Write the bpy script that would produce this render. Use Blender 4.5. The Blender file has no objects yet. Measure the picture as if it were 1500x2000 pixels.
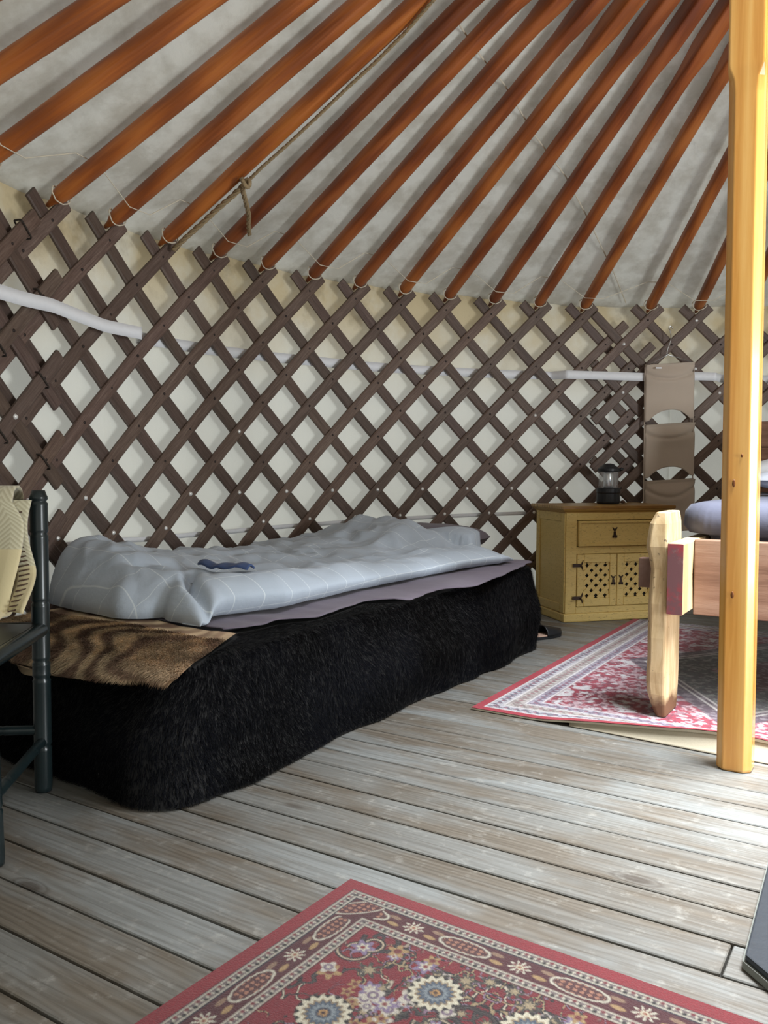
import bpy, bmesh, math, random
import numpy as np
from mathutils import Matrix, Vector, Euler

random.seed(4); rng = np.random.default_rng(7)
scene = bpy.context.scene
COL = scene.collection

# ------------------------------------------------------------------ camera
F, PITCH, ROLL, CH = 1638.5, .0538, .004, .86          # focal length in px of the 1500x2000 frame
_d = np.array([0, math.cos(PITCH), -math.sin(PITCH)]); _u0 = np.array([0, math.sin(PITCH), math.cos(PITCH)]); _r0 = np.array([1., 0, 0])
_r = _r0*math.cos(ROLL)+_u0*math.sin(ROLL); _u = -_r0*math.sin(ROLL)+_u0*math.cos(ROLL)
cd = bpy.data.cameras.new('camera'); cam = bpy.data.objects.new('camera', cd); COL.objects.link(cam)
cd.sensor_fit = 'VERTICAL'; cd.sensor_height = 36; cd.lens = F*36/2000; cd.clip_start = .02
cam.matrix_world = Matrix(((_r[0], _u[0], -_d[0], 0), (_r[1], _u[1], -_d[1], 0), (_r[2], _u[2], -_d[2], CH), (0, 0, 0, 1)))
scene.camera = cam

# ------------------------------------------------------------------ yurt dimensions
CX, CY, R = 1.792, 1.985, 3.24                          # round wall: centre and radius of the lattice
H0, DZ = 1.7595, .1465                                  # lattice head height, height of one lattice row
PH, DPH = -1.2069, .093                                 # bearing of lattice head 0, bearing step between heads
HA = 3.508; ZR = H0+.06                                 # height where the rafters would meet, height of rafter feet
RC = .85                                                # crown ring radius
SL = (HA-ZR)/R

# ------------------------------------------------------------------ light
w = bpy.data.worlds.new('overcast_sky'); scene.world = w; w.use_nodes = True
w.node_tree.nodes['Background'].inputs[0].default_value = (.94, .98, 1.0, 1); w.node_tree.nodes['Background'].inputs[1].default_value = .76
def area(name, loc, size, power, col, rot=(0, 0, 0), shape='DISK'):
    l = bpy.data.lights.new(name, 'AREA'); l.shape = shape; l.size = size; l.energy = power; l.color = col
    o = bpy.data.objects.new(name, l); COL.objects.link(o); o.location = loc; o.rotation_euler = rot; return o
cl_ = area('crown_daylight', (CX, CY, 3.08), 1.45, 160, (.92, .97, 1.0)); cl_.data.spread = math.radians(82)
DA = math.radians(138)                                   # bearing of the open door, out of view beside the camera
dl_ = area('doorway_daylight', (CX+(R+.02)*math.sin(DA), CY+(R+.02)*math.cos(DA), .85), .85, 150, (.92, .97, 1.0), shape='RECTANGLE'); dl_.data.size_y = 1.5
dl_.rotation_euler = Vector((-math.sin(DA), -math.cos(DA), 0)).to_track_quat('-Z', 'Y').to_euler()
vs = scene.view_settings; vs.view_transform = 'Standard'; vs.look = 'None'; vs.gamma = 1; vs.use_curve_mapping = False; vs.exposure = 0.0
scene.cycles.max_bounces = 10; scene.cycles.diffuse_bounces = 6; scene.cycles.sample_clamp_indirect = 4

# ------------------------------------------------------------------ pixel -> place helpers
def ray(x, y): return _d*F+_r*(x-750)-_u*(y-1000)
CAM = np.array([0, 0, CH])
def atz(x, y, z=0.0):
    D = ray(x, y); return CAM+D*((z-CH)/D[2])
def onwall(x, y, rad=R):
    D = ray(x, y); a = D[0]**2+D[1]**2; b = -2*(D[0]*CX+D[1]*CY); c = CX*CX+CY*CY-rad*rad
    P = CAM+D*((-b+math.sqrt(b*b-4*a*c))/(2*a)); return P
def oncone(x, y, off=0.0):                              # the sloping plane of the rafters, lowered by off
    D = ray(x, y); D = D/np.linalg.norm(D); lo, hi = .5, 8
    f = lambda t: (CAM+D*t)[2]-(ZR+(R-math.hypot((CAM+D*t)[0]-CX, (CAM+D*t)[1]-CY))*SL-off)
    ts = np.linspace(.5, 7, 400); v = [f(t) for t in ts]
    for i in range(len(ts)-1):
        if v[i] < 0 <= v[i+1]:
            lo, hi = ts[i], ts[i+1]
            for _ in range(40):
                m = (lo+hi)/2
                if f(m) < 0: lo = m
                else: hi = m
            break
    return CAM+D*lo
def cyl(c, z, rad=R):
    a = PH+c*DPH; return np.array([CX+rad*math.sin(a), CY+rad*math.cos(a), z])
def colof(P): return (math.atan2(P[0]-CX, P[1]-CY)-PH)/DPH

# ------------------------------------------------------------------ mesh helpers
class MB:
    def __init__(s): s.v = []; s.f = []; s.uv = None
    def add(s, vs, fs):
        b = len(s.v); s.v += [tuple(map(float, p)) for p in vs]; s.f += [tuple(i+b for i in f) for f in fs]; return s
    def box(s, c, size, rot=None):
        x, y, z = [q/2 for q in size]; P = [(-x,-y,-z),(x,-y,-z),(x,y,-z),(-x,y,-z),(-x,-y,z),(x,-y,z),(x,y,z),(-x,y,z)]
        M = Euler(rot).to_matrix() if rot else Matrix.Identity(3)
        return s.add([M @ Vector(p)+Vector(c) for p in P], [(0,3,2,1),(4,5,6,7),(0,1,5,4),(1,2,6,5),(2,3,7,6),(3,0,4,7)])
    def prism(s, poly, z0, z1):                         # poly in xy
        n = len(poly)
        return s.add([(p[0], p[1], z0) for p in poly]+[(p[0], p[1], z1) for p in poly],
                     [tuple(range(n-1, -1, -1)), tuple(range(n, 2*n))]+[(i, (i+1) % n, n+(i+1) % n, n+i) for i in range(n)])
    def loft(s, rings, caps=True, closed=True):
        n = len(rings[0]); V = [p for r in rings for p in r]; Fs = []
        for i in range(len(rings)-1):
            for j in range(n if closed else n-1):
                k = (j+1) % n; Fs.append((i*n+j, i*n+k, (i+1)*n+k, (i+1)*n+j))
        if caps: Fs += [tuple(range(n-1, -1, -1)), tuple((len(rings)-1)*n+j for j in range(n))]
        return s.add(V, Fs)
    def lathe(s, prof, n=20, c=(0, 0, 0)):
        return s.loft([[(c[0]+r*math.cos(2*math.pi*j/n), c[1]+r*math.sin(2*math.pi*j/n), c[2]+z) for j in range(n)] for r, z in prof])
    def tube(s, pts, rad, n=8, loop=False):
        P = [Vector(p) for p in pts]; m = len(P); rings = []; N = None
        for i in range(m):
            if loop: t = (P[(i+1) % m]-P[i-1]).normalized()
            else: t = (P[min(i+1, m-1)]-P[max(i-1, 0)]).normalized()
            if N is None: N = t.orthogonal().normalized()
            N = (N-t*N.dot(t)).normalized(); B = t.cross(N); r = rad(i/(m-1)) if callable(rad) else rad
            rings.append([P[i]+(N*math.cos(2*math.pi*j/n)+B*math.sin(2*math.pi*j/n))*r for j in range(n)])
        if loop: rings.append(rings[0])
        return s.loft(rings, caps=not loop)
    def grid(s, fn, nu, nv, uvfn=None):
        V = []; UV = []
        for i in range(nu+1):
            for j in range(nv+1):
                V.append(fn(i/nu, j/nv))
                if uvfn: UV.append(uvfn(i/nu, j/nv))
        b = len(s.v); q = nv+1
        if uvfn: s.uv = (s.uv or [])+UV
        return s.add(V, [(i*q+j, (i+1)*q+j, (i+1)*q+j+1, i*q+j+1) for i in range(nu) for j in range(nv)])
    def mesh(s, name, mat, smooth=False, bevel=0, seg=2):
        me = bpy.data.meshes.new(name); me.from_pydata(s.v, [], s.f); me.update()
        bm = bmesh.new(); bm.from_mesh(me); bmesh.ops.recalc_face_normals(bm, faces=bm.faces)
        if bevel: bmesh.ops.bevel(bm, geom=[e for e in bm.edges if e.is_manifold and e.calc_face_angle(0) > .5], offset=bevel, segments=seg, affect='EDGES', profile=.6, clamp_overlap=True)
        bm.to_mesh(me); bm.free()
        if s.uv and not bevel:
            l = me.uv_layers.new(name='UVMap'); idx = np.empty(len(me.loops), np.int32); me.loops.foreach_get('vertex_index', idx)
            l.data.foreach_set('uv', np.array(s.uv, np.float32)[idx].ravel())
        if smooth: me.polygons.foreach_set('use_smooth', [True]*len(me.polygons))
        if mat: me.materials.append(mat)
        return me
    def build(s, name, mat, parent=None, smooth=False, bevel=0, seg=2, local=False, origin=None):
        o = bpy.data.objects.new(name, None)
        off = Vector((0, 0, 0))
        if parent is not None and not local: off = parent.location.copy()
        elif origin is not None: off = Vector(origin)
        if off.length: s.v = [(a-off.x, b-off.y, c-off.z) for a, b, c in s.v]
        me = s.mesh(name, mat, smooth, bevel, seg)
        bpy.data.objects.remove(o); o = bpy.data.objects.new(name, me); COL.objects.link(o)
        if parent is not None: o.parent = parent
        elif origin is not None: o.location = off
        return o
def tag(o, label=None, cat=None, group=None, kind=None):
    for k, v in (('label', label), ('category', cat), ('group', group), ('kind', kind)):
        if v: o[k] = v
    return o
def thing(name, label, cat, loc=(0, 0, 0), rz=0, group=None):
    o = bpy.data.objects.new(name, None); COL.objects.link(o); o.location = Vector([float(q) for q in loc]); o.rotation_euler = (0, 0, rz); o.empty_display_size = .1
    return tag(o, label, cat, group)
def solidify(o, t, off=-1):
    m = o.modifiers.new('thickness', 'SOLIDIFY'); m.thickness = t; m.offset = off; return o
def subsurf(o, n=1):
    m = o.modifiers.new('smooth', 'SUBSURF'); m.levels = n; m.render_levels = n; return o

# smooth value noise on arrays
def vnoise(x, y, seed=0):
    x = np.asarray(x, float); y = np.asarray(y, float); xi = np.floor(x).astype(np.int64); yi = np.floor(y).astype(np.int64); fx = x-xi; fy = y-yi
    fx = fx*fx*(3-2*fx); fy = fy*fy*(3-2*fy)
    def h(a, b):
        n = (a*374761393+b*668265263+seed*974634777) & 0xffffffff
        n = ((n ^ (n >> 13))*1274126177) & 0xffffffff; n = n ^ (n >> 16); return (n & 0xffff)/32767.5-1
    return (h(xi, yi)*(1-fx)+h(xi+1, yi)*fx)*(1-fy)+(h(xi, yi+1)*(1-fx)+h(xi+1, yi+1)*fx)*fy
def fbm(x, y, seed=0, oct=3):
    return sum(vnoise(np.asarray(x)*2**k, np.asarray(y)*2**k, seed+k)/2**k for k in range(oct))
def sstep(a, b, x): t = np.clip((np.asarray(x, float)-a)/(b-a), 0, 1); return t*t*(3-2*t)
def gauss(x, m, s): return np.exp(-((np.asarray(x)-m)/s)**2)

# ------------------------------------------------------------------ materials
def lin(r, g, b):
    f = lambda c: c/12.92 if c <= .04045 else ((c+.055)/1.055)**2.4
    return (f(r/255), f(g/255), f(b/255), 1)
class NT:
    def __init__(s, name):
        s.m = bpy.data.materials.new(name); s.m.use_nodes = True; s.t = s.m.node_tree; s.b = s.t.nodes['Principled BSDF']; s.out = s.t.nodes['Material Output']
    def n(s, typ, props=None, **ins):
        nd = s.t.nodes.new(typ)
        for k, v in (props or {}).items(): setattr(nd, k, v)
        for k, v in ins.items():
            key = int(k[1:]) if k[0] == 'i' and k[1:].isdigit() else k.replace('_', ' ')
            s.set(nd.inputs[key], v)
        return nd
    def set(s, sock, v):
        if isinstance(v, bpy.types.NodeSocket): s.t.links.new(v, sock)
        elif isinstance(v, bpy.types.Node): s.t.links.new(v.outputs[0], sock)
        else: sock.default_value = v
    def p(s, **ins):
        for k, v in ins.items(): s.set(s.b.inputs[k.replace('_', ' ')], v)
        return s
    def coord(s, kind='Object', scale=(1, 1, 1), rnd=0):
        tc = s.n('ShaderNodeTexCoord'); mp = s.n('ShaderNodeMapping', Vector=tc.outputs[kind], Scale=scale)
        if rnd:
            oi = s.n('ShaderNodeObjectInfo'); mu = s.n('ShaderNodeMath', {'operation': 'MULTIPLY'}, i0=oi.outputs['Random'], i1=float(rnd))
            cb = s.n('ShaderNodeCombineXYZ', X=mu, Y=mu, Z=mu); s.set(mp.inputs['Location'], cb)
        return mp.outputs[0]
    def noise(s, vec, scale=5, detail=4, rough=.55, dist=0):
        return s.n('ShaderNodeTexNoise', Vector=vec, Scale=float(scale), Detail=float(detail), Roughness=rough, Distortion=float(dist)).outputs['Fac']
    def ramp(s, fac, stops):
        r = s.n('ShaderNodeValToRGB', Fac=fac); e = r.color_ramp.elements
        while len(e) < len(stops): e.new(.5)
        for i, (p, c) in enumerate(stops): e[i].position = p; e[i].color = c if len(c) == 4 else (*c, 1)
        return r.outputs[0]
    def mix(s, fac, a, b, mode='MIX'):
        m = s.n('ShaderNodeMix', {'data_type': 'RGBA', 'blend_type': mode}); s.set(m.inputs[0], fac); s.set(m.inputs[6], a); s.set(m.inputs[7], b); return m.outputs[2]
    def math(s, op, a, b=0.0):
        return s.n('ShaderNodeMath', {'operation': op}, i0=a, i1=b).outputs[0]
    def bump(s, h, strength=.3, dist=.01):
        s.set(s.b.inputs['Normal'], s.n('ShaderNodeBump', Height=h, Strength=strength, Distance=dist).outputs[0]); return s
def simple(name, rgb, rough=.6, metal=0, nscale=0, namp=.15, bump=0, sheen=0):
    t = NT(name); c = lin(*rgb)
    if nscale:
        f = t.noise(t.coord(), nscale); t.p(Base_Color=t.mix(f, tuple(q*(1-namp) for q in c[:3])+(1,), tuple(min(1, q*(1+namp)) for q in c[:3])+(1,)))
        if bump: t.bump(f, bump, .004)
    else: t.p(Base_Color=c)
    t.p(Roughness=rough, Metallic=metal)
    if sheen: t.p(Sheen_Weight=sheen)
    return t.m
def wood(name, c1, c2, c3, scale=(1, 14, 14), rough=.5, rnd=20, bump=.25, knots=True, ring=9, coat=0, usecolor=False, kind='Object', wave=.4):
    t = NT(name); v = t.coord(kind, scale, rnd); warp = t.noise(v, 1.1, 3, .5)
    gr = t.noise(v, 6, 6, .62, .6)
    wv = t.n('ShaderNodeTexWave', {'wave_type': 'BANDS', 'bands_direction': 'Y'}, Vector=v, Scale=float(ring)/10, Distortion=6.0, Detail=3.0, Detail_Scale=.8).outputs['Fac']
    f = t.math('ADD', t.math('MULTIPLY', gr, 1-wave), t.math('MULTIPLY', wv, wave))
    c = t.ramp(f, [(.28, lin(*c1)), (.52, lin(*c2)), (.78, lin(*c3))])
    c = t.mix(t.math('MULTIPLY', warp, .5), c, lin(*c1))
    if knots:
        vo = t.n('ShaderNodeTexVoronoi', Vector=t.coord('Object', (scale[0]*1.4, scale[1]*.28, scale[2]*.28), rnd), Scale=1.0).outputs['Distance']
        c = t.mix(t.math('MULTIPLY', t.ramp(vo, [(.03, (1, 1, 1)), (.09, (0, 0, 0))]), .6), c, tuple(q*.35 for q in lin(*c1)[:3])+(1,))
    if usecolor:
        oi = t.n('ShaderNodeObjectInfo'); c = t.mix(1.0, c, oi.outputs['Color'], 'MULTIPLY')
    t.p(Base_Color=c, Roughness=rough, Coat_Weight=coat, Coat_Roughness=.15); t.bump(f, bump, .003); return t.m

def floor_mat():
    t = NT('weathered_floor_board'); oi = t.n('ShaderNodeObjectInfo'); v = t.coord('Object', (1, 1, 1), 30)
    st = t.n('ShaderNodeMapping', Vector=v, Scale=(1.3, 8, 8)).outputs[0]
    low = t.noise(st, 1.0, 2, .5)                                        # wandering grain -> cathedral arches
    sep = t.n('ShaderNodeSeparateXYZ', Vector=v)
    ph = t.math('ADD', t.math('MULTIPLY', sep.outputs['Y'], 330.0), t.math('MULTIPLY', low, 46.0))
    rings = t.math('MULTIPLY', t.math('ADD', t.math('SINE', ph), 1.0), .5)
    fine = t.noise(t.n('ShaderNodeMapping', Vector=v, Scale=(3, 130, 130)).outputs[0], 1.0, 5, .65)
    blot = t.noise(t.n('ShaderNodeMapping', Vector=v, Scale=(1.6, 5, 5)).outputs[0], 1.3, 4, .6)
    rough_s = t.noise(v, 26, 4, .7)
    base = t.mix(t.ramp(blot, [(.42, (0, 0, 0)), (.60, (1, 1, 1))]), lin(127, 129, 128), lin(108, 100, 90))
    base = t.mix(t.math('MULTIPLY', oi.outputs['Random'], .45), base, lin(94, 87, 77))
    base = t.mix(t.ramp(rough_s, [(.56, (0, 0, 0)), (.74, (.4, .4, .4))]), base, lin(172, 170, 164))
    dark = t.mix(1.0, base, (.46, .42, .38, 1), 'MULTIPLY')
    g = t.math('MULTIPLY', t.math('MULTIPLY', rings, rings), t.math('MULTIPLY', blot, .62))
    c = t.mix(g, base, dark)
    c = t.mix(t.ramp(fine, [(.36, (.45, .45, .45)), (.54, (0, 0, 0))]), c, dark)
    vo = t.n('ShaderNodeTexVoronoi', Vector=t.n('ShaderNodeMapping', Vector=v, Scale=(2.0, 5.0, 5.0)).outputs[0], Scale=1.0).outputs['Distance']
    c = t.mix(t.ramp(vo, [(.05, (.7, .7, .7)), (.085, (.1, .1, .1)), (.10, (.5, .5, .5)), (.125, (0, 0, 0))]), c, lin(58, 48, 40))
    t.p(Base_Color=c, Roughness=t.ramp(fine, [(.2, (.40, .40, .40)), (.8, (.60, .60, .60))]))
    t.b.inputs['Specular IOR Level'].default_value = .6
    t.bump(t.math('ADD', fine, t.math('MULTIPLY', rings, -.35)), .35, .003); return t.m

def canvas_mat(name, base, trans, stains, zscale=1.0):
    t = NT(name); v = t.coord(); big = t.noise(v, 1.3, 4, .6); weave = t.noise(v, 220, 2, .5); fold = t.noise(t.n('ShaderNodeMapping', Vector=v, Scale=(2.5, 2.5, .7)).outputs[0], 2.2, 3, .5, .8)
    c = t.mix(big, lin(*[q*.975 for q in base]), lin(*base))
    for lo, hi, z0, z1, colr, amt, sc in stains:
        sz = t.n('ShaderNodeSeparateXYZ', Vector=v).outputs['Z']
        zm = t.n('ShaderNodeMapRange', Value=sz, From_Min=z0, From_Max=z1).outputs[0]
        nz = t.ramp(t.noise(v, sc, 5, .62), [(lo, (0, 0, 0)), (hi, (1, 1, 1))])
        c = t.mix(t.math('MULTIPLY', t.math('MULTIPLY', nz, zm), amt), c, lin(*colr))
    t.bump(t.math('ADD', t.math('MULTIPLY', weave, .06), fold), .38, .03)
    t.t.nodes.remove(t.b)
    bn = [n for n in t.t.nodes if n.type == 'BUMP'][0].outputs[0] if [n for n in t.t.nodes if n.type == 'BUMP'] else None
    df = t.n('ShaderNodeBsdfDiffuse', Color=c); tr = t.n('ShaderNodeBsdfTranslucent', Color=c)
    if bn is not None: t.set(df.inputs['Normal'], bn); t.set(tr.inputs['Normal'], bn)
    mx = t.n('ShaderNodeMixShader', i0=trans, i1=df.outputs[0], i2=tr.outputs[0]); t.set(t.out.inputs[0], mx); return t.m

def attr_mat(name, rough=.9, sheen=.3, bumps=0, spec=.25):
    t = NT(name); a = t.n('ShaderNodeAttribute', {'attribute_name': 'Col'}); t.p(Base_Color=a.outputs['Color'], Roughness=rough, Sheen_Weight=sheen, Sheen_Roughness=.6)
    t.b.inputs['Specular IOR Level'].default_value = spec
    if bumps: t.bump(t.noise(t.coord(), bumps, 3), .5, .004)
    return t.m

M = {}
M['floor'] = floor_mat()
M['gap'] = simple('dark_joint', (30, 26, 22), .95)
M['wall'] = canvas_mat('wall_canvas', (238, 237, 226), .44, [(.25, .55, 1.25, 1.72, (206, 184, 138), .8, 2.3), (.52, .68, 1.3, 1.8, (112, 92, 66), .6, 3.1)])
M['roof'] = canvas_mat('roof_canvas', (222, 221, 211), .22, [(.48, .72, 2.15, 1.8, (120, 108, 88), .55, 2.6), (.40, .60, 1.7, 1.8, (150, 140, 120), .4, 6)])
M['slat'] = wood('brown_lattice_wood', (70, 54, 46), (100, 82, 73), (128, 112, 102), (2.2, 60, 60), .6, 40, .3, False, 2, usecolor=True, kind='UV', wave=.06)
M['rafter'] = wood('oiled_rafter_wood', (136, 72, 30), (168, 94, 40), (188, 114, 54), (22, .8, 22), .45, 40, .1, False, coat=.12, usecolor=True)
M['bolt'] = simple('zinc_bolt', (240, 240, 238), .3, .35)
M['knot'] = simple('leather_knot', (38, 25, 20), .7)
M['cord'] = simple('white_cord', (205, 196, 176), .9)
M['dcord'] = simple('brown_cord', (48, 40, 34), .9)
M['rope'] = simple('hemp_rope', (150, 130, 98), .95, 0, 120, .5, .6)
M['strap'] = simple('white_webbing', (226, 228, 232), .7, 0, 60, .05)
M['post'] = wood('lacquered_pine', (206, 142, 62), (226, 168, 86), (236, 186, 108), (16, 16, .7), .25, 0, .05, False, 6, coat=.6)
M['pknot'] = simple('pine_knot', (110, 62, 22), .4)
M['yellow'] = None

def yellow_mat():
    t = NT('distressed_yellow_paint'); v = t.coord(); n1 = t.noise(t.n('ShaderNodeMapping', Vector=v, Scale=(3, 3, 16)).outputs[0], 4, 6, .7); n2 = t.noise(t.n('ShaderNodeMapping', Vector=v, Scale=(14, 14, 40)).outputs[0], 4, 5, .7)
    c = t.mix(n1, lin(200, 168, 92), lin(226, 200, 128)); c = t.mix(t.ramp(n2, [(.56, (0, 0, 0)), (.72, (.8, .8, .8))]), c, lin(112, 78, 36))
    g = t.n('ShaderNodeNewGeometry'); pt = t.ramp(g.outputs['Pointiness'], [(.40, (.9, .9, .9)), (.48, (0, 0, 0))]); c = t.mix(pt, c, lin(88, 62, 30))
    t.p(Base_Color=c, Roughness=.5); t.bump(n1, .2, .003); return t.m
M['yellow'] = yellow_mat()
M['ytop'] = wood('worn_yellow_top', (130, 92, 40), (176, 138, 66), (200, 166, 92), (2, 16, 16), .4, 0, .15, False)
M['iron'] = simple('black_iron', (62, 46, 36), .5, .5, 60, .3)
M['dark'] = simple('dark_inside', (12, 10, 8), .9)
M['rustic'] = wood('bleached_rustic_wood', (186, 156, 112), (212, 186, 144), (226, 204, 166), (7, 7, 1.2), .65, 0, .25, True, 3)
M['rail'] = wood('pinkish_plank', (114, 82, 64), (144, 110, 90), (164, 134, 114), (1.4, 14, 14), .7, 8, .4, False)
def leg_mat():
    t = NT('worn_leg_wood'); v = t.coord('Object', (7, 7, 1.2)); g = t.noise(v, 5, 6, .6, .5); c = t.ramp(g, [(.3, lin(176, 146, 104)), (.55, lin(206, 180, 138)), (.75, lin(222, 200, 162))])
    o = t.coord(); z = t.n('ShaderNodeSeparateXYZ', Vector=o).outputs['Z']; zz = t.math('ADD', z, t.math('MULTIPLY', t.noise(o, 16, 3), -.09)); c = t.mix(t.n('ShaderNodeMapRange', Value=zz, From_Min=.028, From_Max=-.004).outputs[0], c, lin(108, 76, 50))
    c = t.mix(t.ramp(t.noise(o, 60, 2), [(.68, (0, 0, 0)), (.74, (.8, .8, .8))]), c, lin(96, 78, 60)); t.p(Base_Color=c, Roughness=.65); t.bump(g, .3, .004); return t.m
M['leg'] = leg_mat()
M['brownend'] = wood('brown_tenon_wood', (88, 62, 48), (116, 88, 74), (132, 104, 92), (6, 6, 6), .75, 0, .4, False)
def red_mat():
    t = NT('worn_red_paint'); v = t.coord(); a = t.noise(v, 14, 5, .65); b = t.noise(v, 30, 5, .7)
    c = t.mix(t.ramp(a, [(.46, (0, 0, 0)), (.68, (1, 1, 1))]), lin(112, 74, 78), lin(168, 44, 56)); c = t.mix(t.ramp(b, [(.58, (0, 0, 0)), (.75, (.7, .7, .7))]), c, lin(150, 120, 118))
    t.p(Base_Color=c, Roughness=.55); return t.m
M['red'] = red_mat()
def cloth(name, rgb, amp=.05, rough=.85, bump=.25, weave=500):
    t = NT(name); v = t.coord(); a = t.noise(v, 4, 4); wv = t.noise(v, weave, 2); c = lin(*rgb)
    t.p(Base_Color=t.mix(a, tuple(q*(1-amp*2) for q in c[:3])+(1,), tuple(min(q*(1+amp), 1) for q in c[:3])+(1,)), Roughness=rough, Sheen_Weight=.15); t.b.inputs['Specular IOR Level'].default_value = .25
    t.bump(t.math('ADD', t.math('MULTIPLY', wv, .1), t.noise(v, 22, 4, .6)), bump, .006); return t.m
M['sheet'] = cloth('mauve_grey_sheet', (108, 99, 112))
M['greysheet'] = cloth('slate_grey_sheet', (88, 90, 106))
M['white'] = cloth('white_cotton', (228, 230, 234))
M['lgrey'] = cloth('pale_grey_cotton', (176, 180, 190))
M['blue'] = cloth('navy_blue_cloth', (58, 76, 116))
M['taupe'] = cloth('taupe_fabric', (182, 167, 152), .05, .9, .15)
def duvet_mat():
    t = NT('grey_duvet_white_check'); uv = t.n('ShaderNodeTexCoord').outputs['UV']; s = t.n('ShaderNodeSeparateXYZ', Vector=uv)
    def line(o, per, wd):
        f = t.math('FRACT', t.math('DIVIDE', o, per)); d = t.math('ABSOLUTE', t.math('SUBTRACT', f, .5)); return t.n('ShaderNodeMapRange', Value=d, From_Min=wd/per, From_Max=wd/per*.45).outputs[0]
    L = t.math('MAXIMUM', line(s.outputs['X'], .098, .0022), line(s.outputs['Y'], .15, .0022))
    v = t.coord(); a = t.noise(v, 5, 4)
    c = t.mix(a, lin(172, 183, 197), lin(186, 196, 208)); c = t.mix(t.math('MULTIPLY', L, .5), c, lin(232, 238, 240))
    t.p(Base_Color=c, Roughness=.85, Sheen_Weight=.1); t.b.inputs['Specular IOR Level'].default_value = .2
    t.bump(t.math('ADD', t.noise(v, 14, 4, .6), t.math('MULTIPLY', t.noise(v, 500, 2), .05)), .35, .012); return t.m
M['duvet'] = duvet_mat()
M['rug'] = attr_mat('woven_rug_pile', .95, .2, 350)
M['fur'] = attr_mat('animal_fur', .8, 0, spec=.05)
M['hide'] = simple('black_hide', (14, 13, 14), .9)
M['bhide'] = simple('brown_hide', (96, 74, 54), .9)
M['backing'] = simple('rug_backing', (176, 166, 146), .9, 0, 300, .15)
M['chair'] = simple('black_green_gloss_paint', (26, 36, 38), .28, 0, 30, .2)
def blanket_mat():
    t = NT('cream_herringbone_wool'); uv = t.n('ShaderNodeTexCoord').outputs['UV']; s = t.n('ShaderNodeSeparateXYZ', Vector=uv)
    zig = t.math('PINGPONG', s.outputs['X'], .03); f = t.math('FRACT', t.math('MULTIPLY', t.math('ADD', s.outputs['Y'], zig), 70.0))
    c = t.mix(t.ramp(f, [(.35, (0, 0, 0)), (.65, (1, 1, 1))]), lin(186, 178, 150), lin(206, 200, 174))
    band = t.math('GREATER_THAN', s.outputs['Y'], .22); c = t.mix(band, c, lin(212, 198, 158))
    t.p(Base_Color=c, Roughness=.95, Sheen_Weight=.3); t.bump(f, .25, .003); return t.m
M['blanket'] = blanket_mat()
M['selvage'] = simple('brown_stitching', (78, 56, 44), .9)
M['plastic'] = simple('black_plastic', (22, 24, 30), .45)
M['chrome'] = simple('brushed_metal', (205, 208, 212), .22, 1)
t_ = NT('clear_plastic'); t_.p(Base_Color=(.95, .97, 1, 1), Roughness=.08, Transmission_Weight=.6, IOR=1.1, Alpha=.22); M['clear'] = t_.m
M['slate'] = simple('blue_black_slate', (34, 40, 48), .55, 0, 40, .2, .2)
M['slate_edge'] = simple('pale_slab_edge', (120, 122, 116), .8, 0, 60, .2)
M['pink'] = simple('pale_insole', (196, 164, 146), .8)

# ------------------------------------------------------------------ the shell: floor boards
TH = math.radians(-32.3); PD = np.array([math.cos(TH), math.sin(TH)]); PN = np.array([-PD[1], PD[0]])
cen = np.array([CX, CY]); ct, cn = cen@PD, cen@PN; PW = .1135; RF = R+.12
fl = MB(); fl.prism([(CX+(RF+.05)*math.cos(a), CY+(RF+.05)*math.sin(a)) for a in np.linspace(0, 2*math.pi, 65)[:-1]], -.12, -.032)
floor = tag(fl.build('floor', M['gap'], origin=(CX, CY, 0)), kind='structure')
n0 = 1.475+PW*math.floor((cn-RF-1.475)/PW)
k = 0; nn = n0
while nn < cn+RF:
    m0 = max(abs(nn-cn), abs(nn+PW-cn))
    if m0 < RF:
        hl = math.sqrt(RF*RF-m0*m0); cuts = [ct-hl, ct+hl]
        if abs(nn-1.475) < .01: cuts.insert(1, -.252)
        elif hl > 2: cuts.insert(1, ct+random.uniform(.25, .95)*hl*(1 if k % 2 else 1))
        for i in range(len(cuts)-1):
            L = cuts[i+1]-cuts[i]-.004; b = MB(); g = .0055+random.uniform(0, .002)
            b.box((0, 0, -.014), (L, PW-g, .028))
            o = b.build('plank', M['floor'], floor, bevel=.0022, seg=1, local=True)
            mid = PD*((cuts[i]+cuts[i+1])/2)+PN*(nn+PW/2)-cen
            o.location = (mid[0], mid[1], random.uniform(-.0012, 0)); o.rotation_euler = (0, 0, TH)
    nn += PW; k += 1

# ------------------------------------------------------------------ canvas wall and roof
def wallfn(i, j):
    a = i*2*math.pi; z = j*(H0+.12)
    bulge = .012*math.sin(a*33.8)*math.sin(j*math.pi)+.010*float(fbm(a*9, z*2.2, 3))
    return (CX+(R+.078+bulge)*math.sin(a), CY+(R+.078+bulge)*math.cos(a), z)
wg = MB().grid(wallfn, 360, 24); wg.f = [f for f in wg.f if not (abs(math.atan2(wg.v[f[0]][0]-CX, wg.v[f[0]][1]-CY)-DA) < .14 and wg.v[f[0]][2] < 1.55)]
wl = wg.build('wall_round', M['wall'], smooth=True, origin=(0, 0, 0)); tag(wl, kind='structure')
def rooffn(i, j):
    a = i*2*math.pi; r = R+.22-(R+.22-RC+.05)*j; ph = (a-PH)/DPH
    sag = .022*math.sin(math.pi*ph)**2*math.sin(math.pi*min(1, j*1.02))**.5+.012*float(fbm(a*7, r*2.0, 11))*min(1, j*6)
    z = ZR+(R-r)*SL+.086-sag*.9
    return (CX+r*math.sin(a), CY+r*math.cos(a), z)
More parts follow.
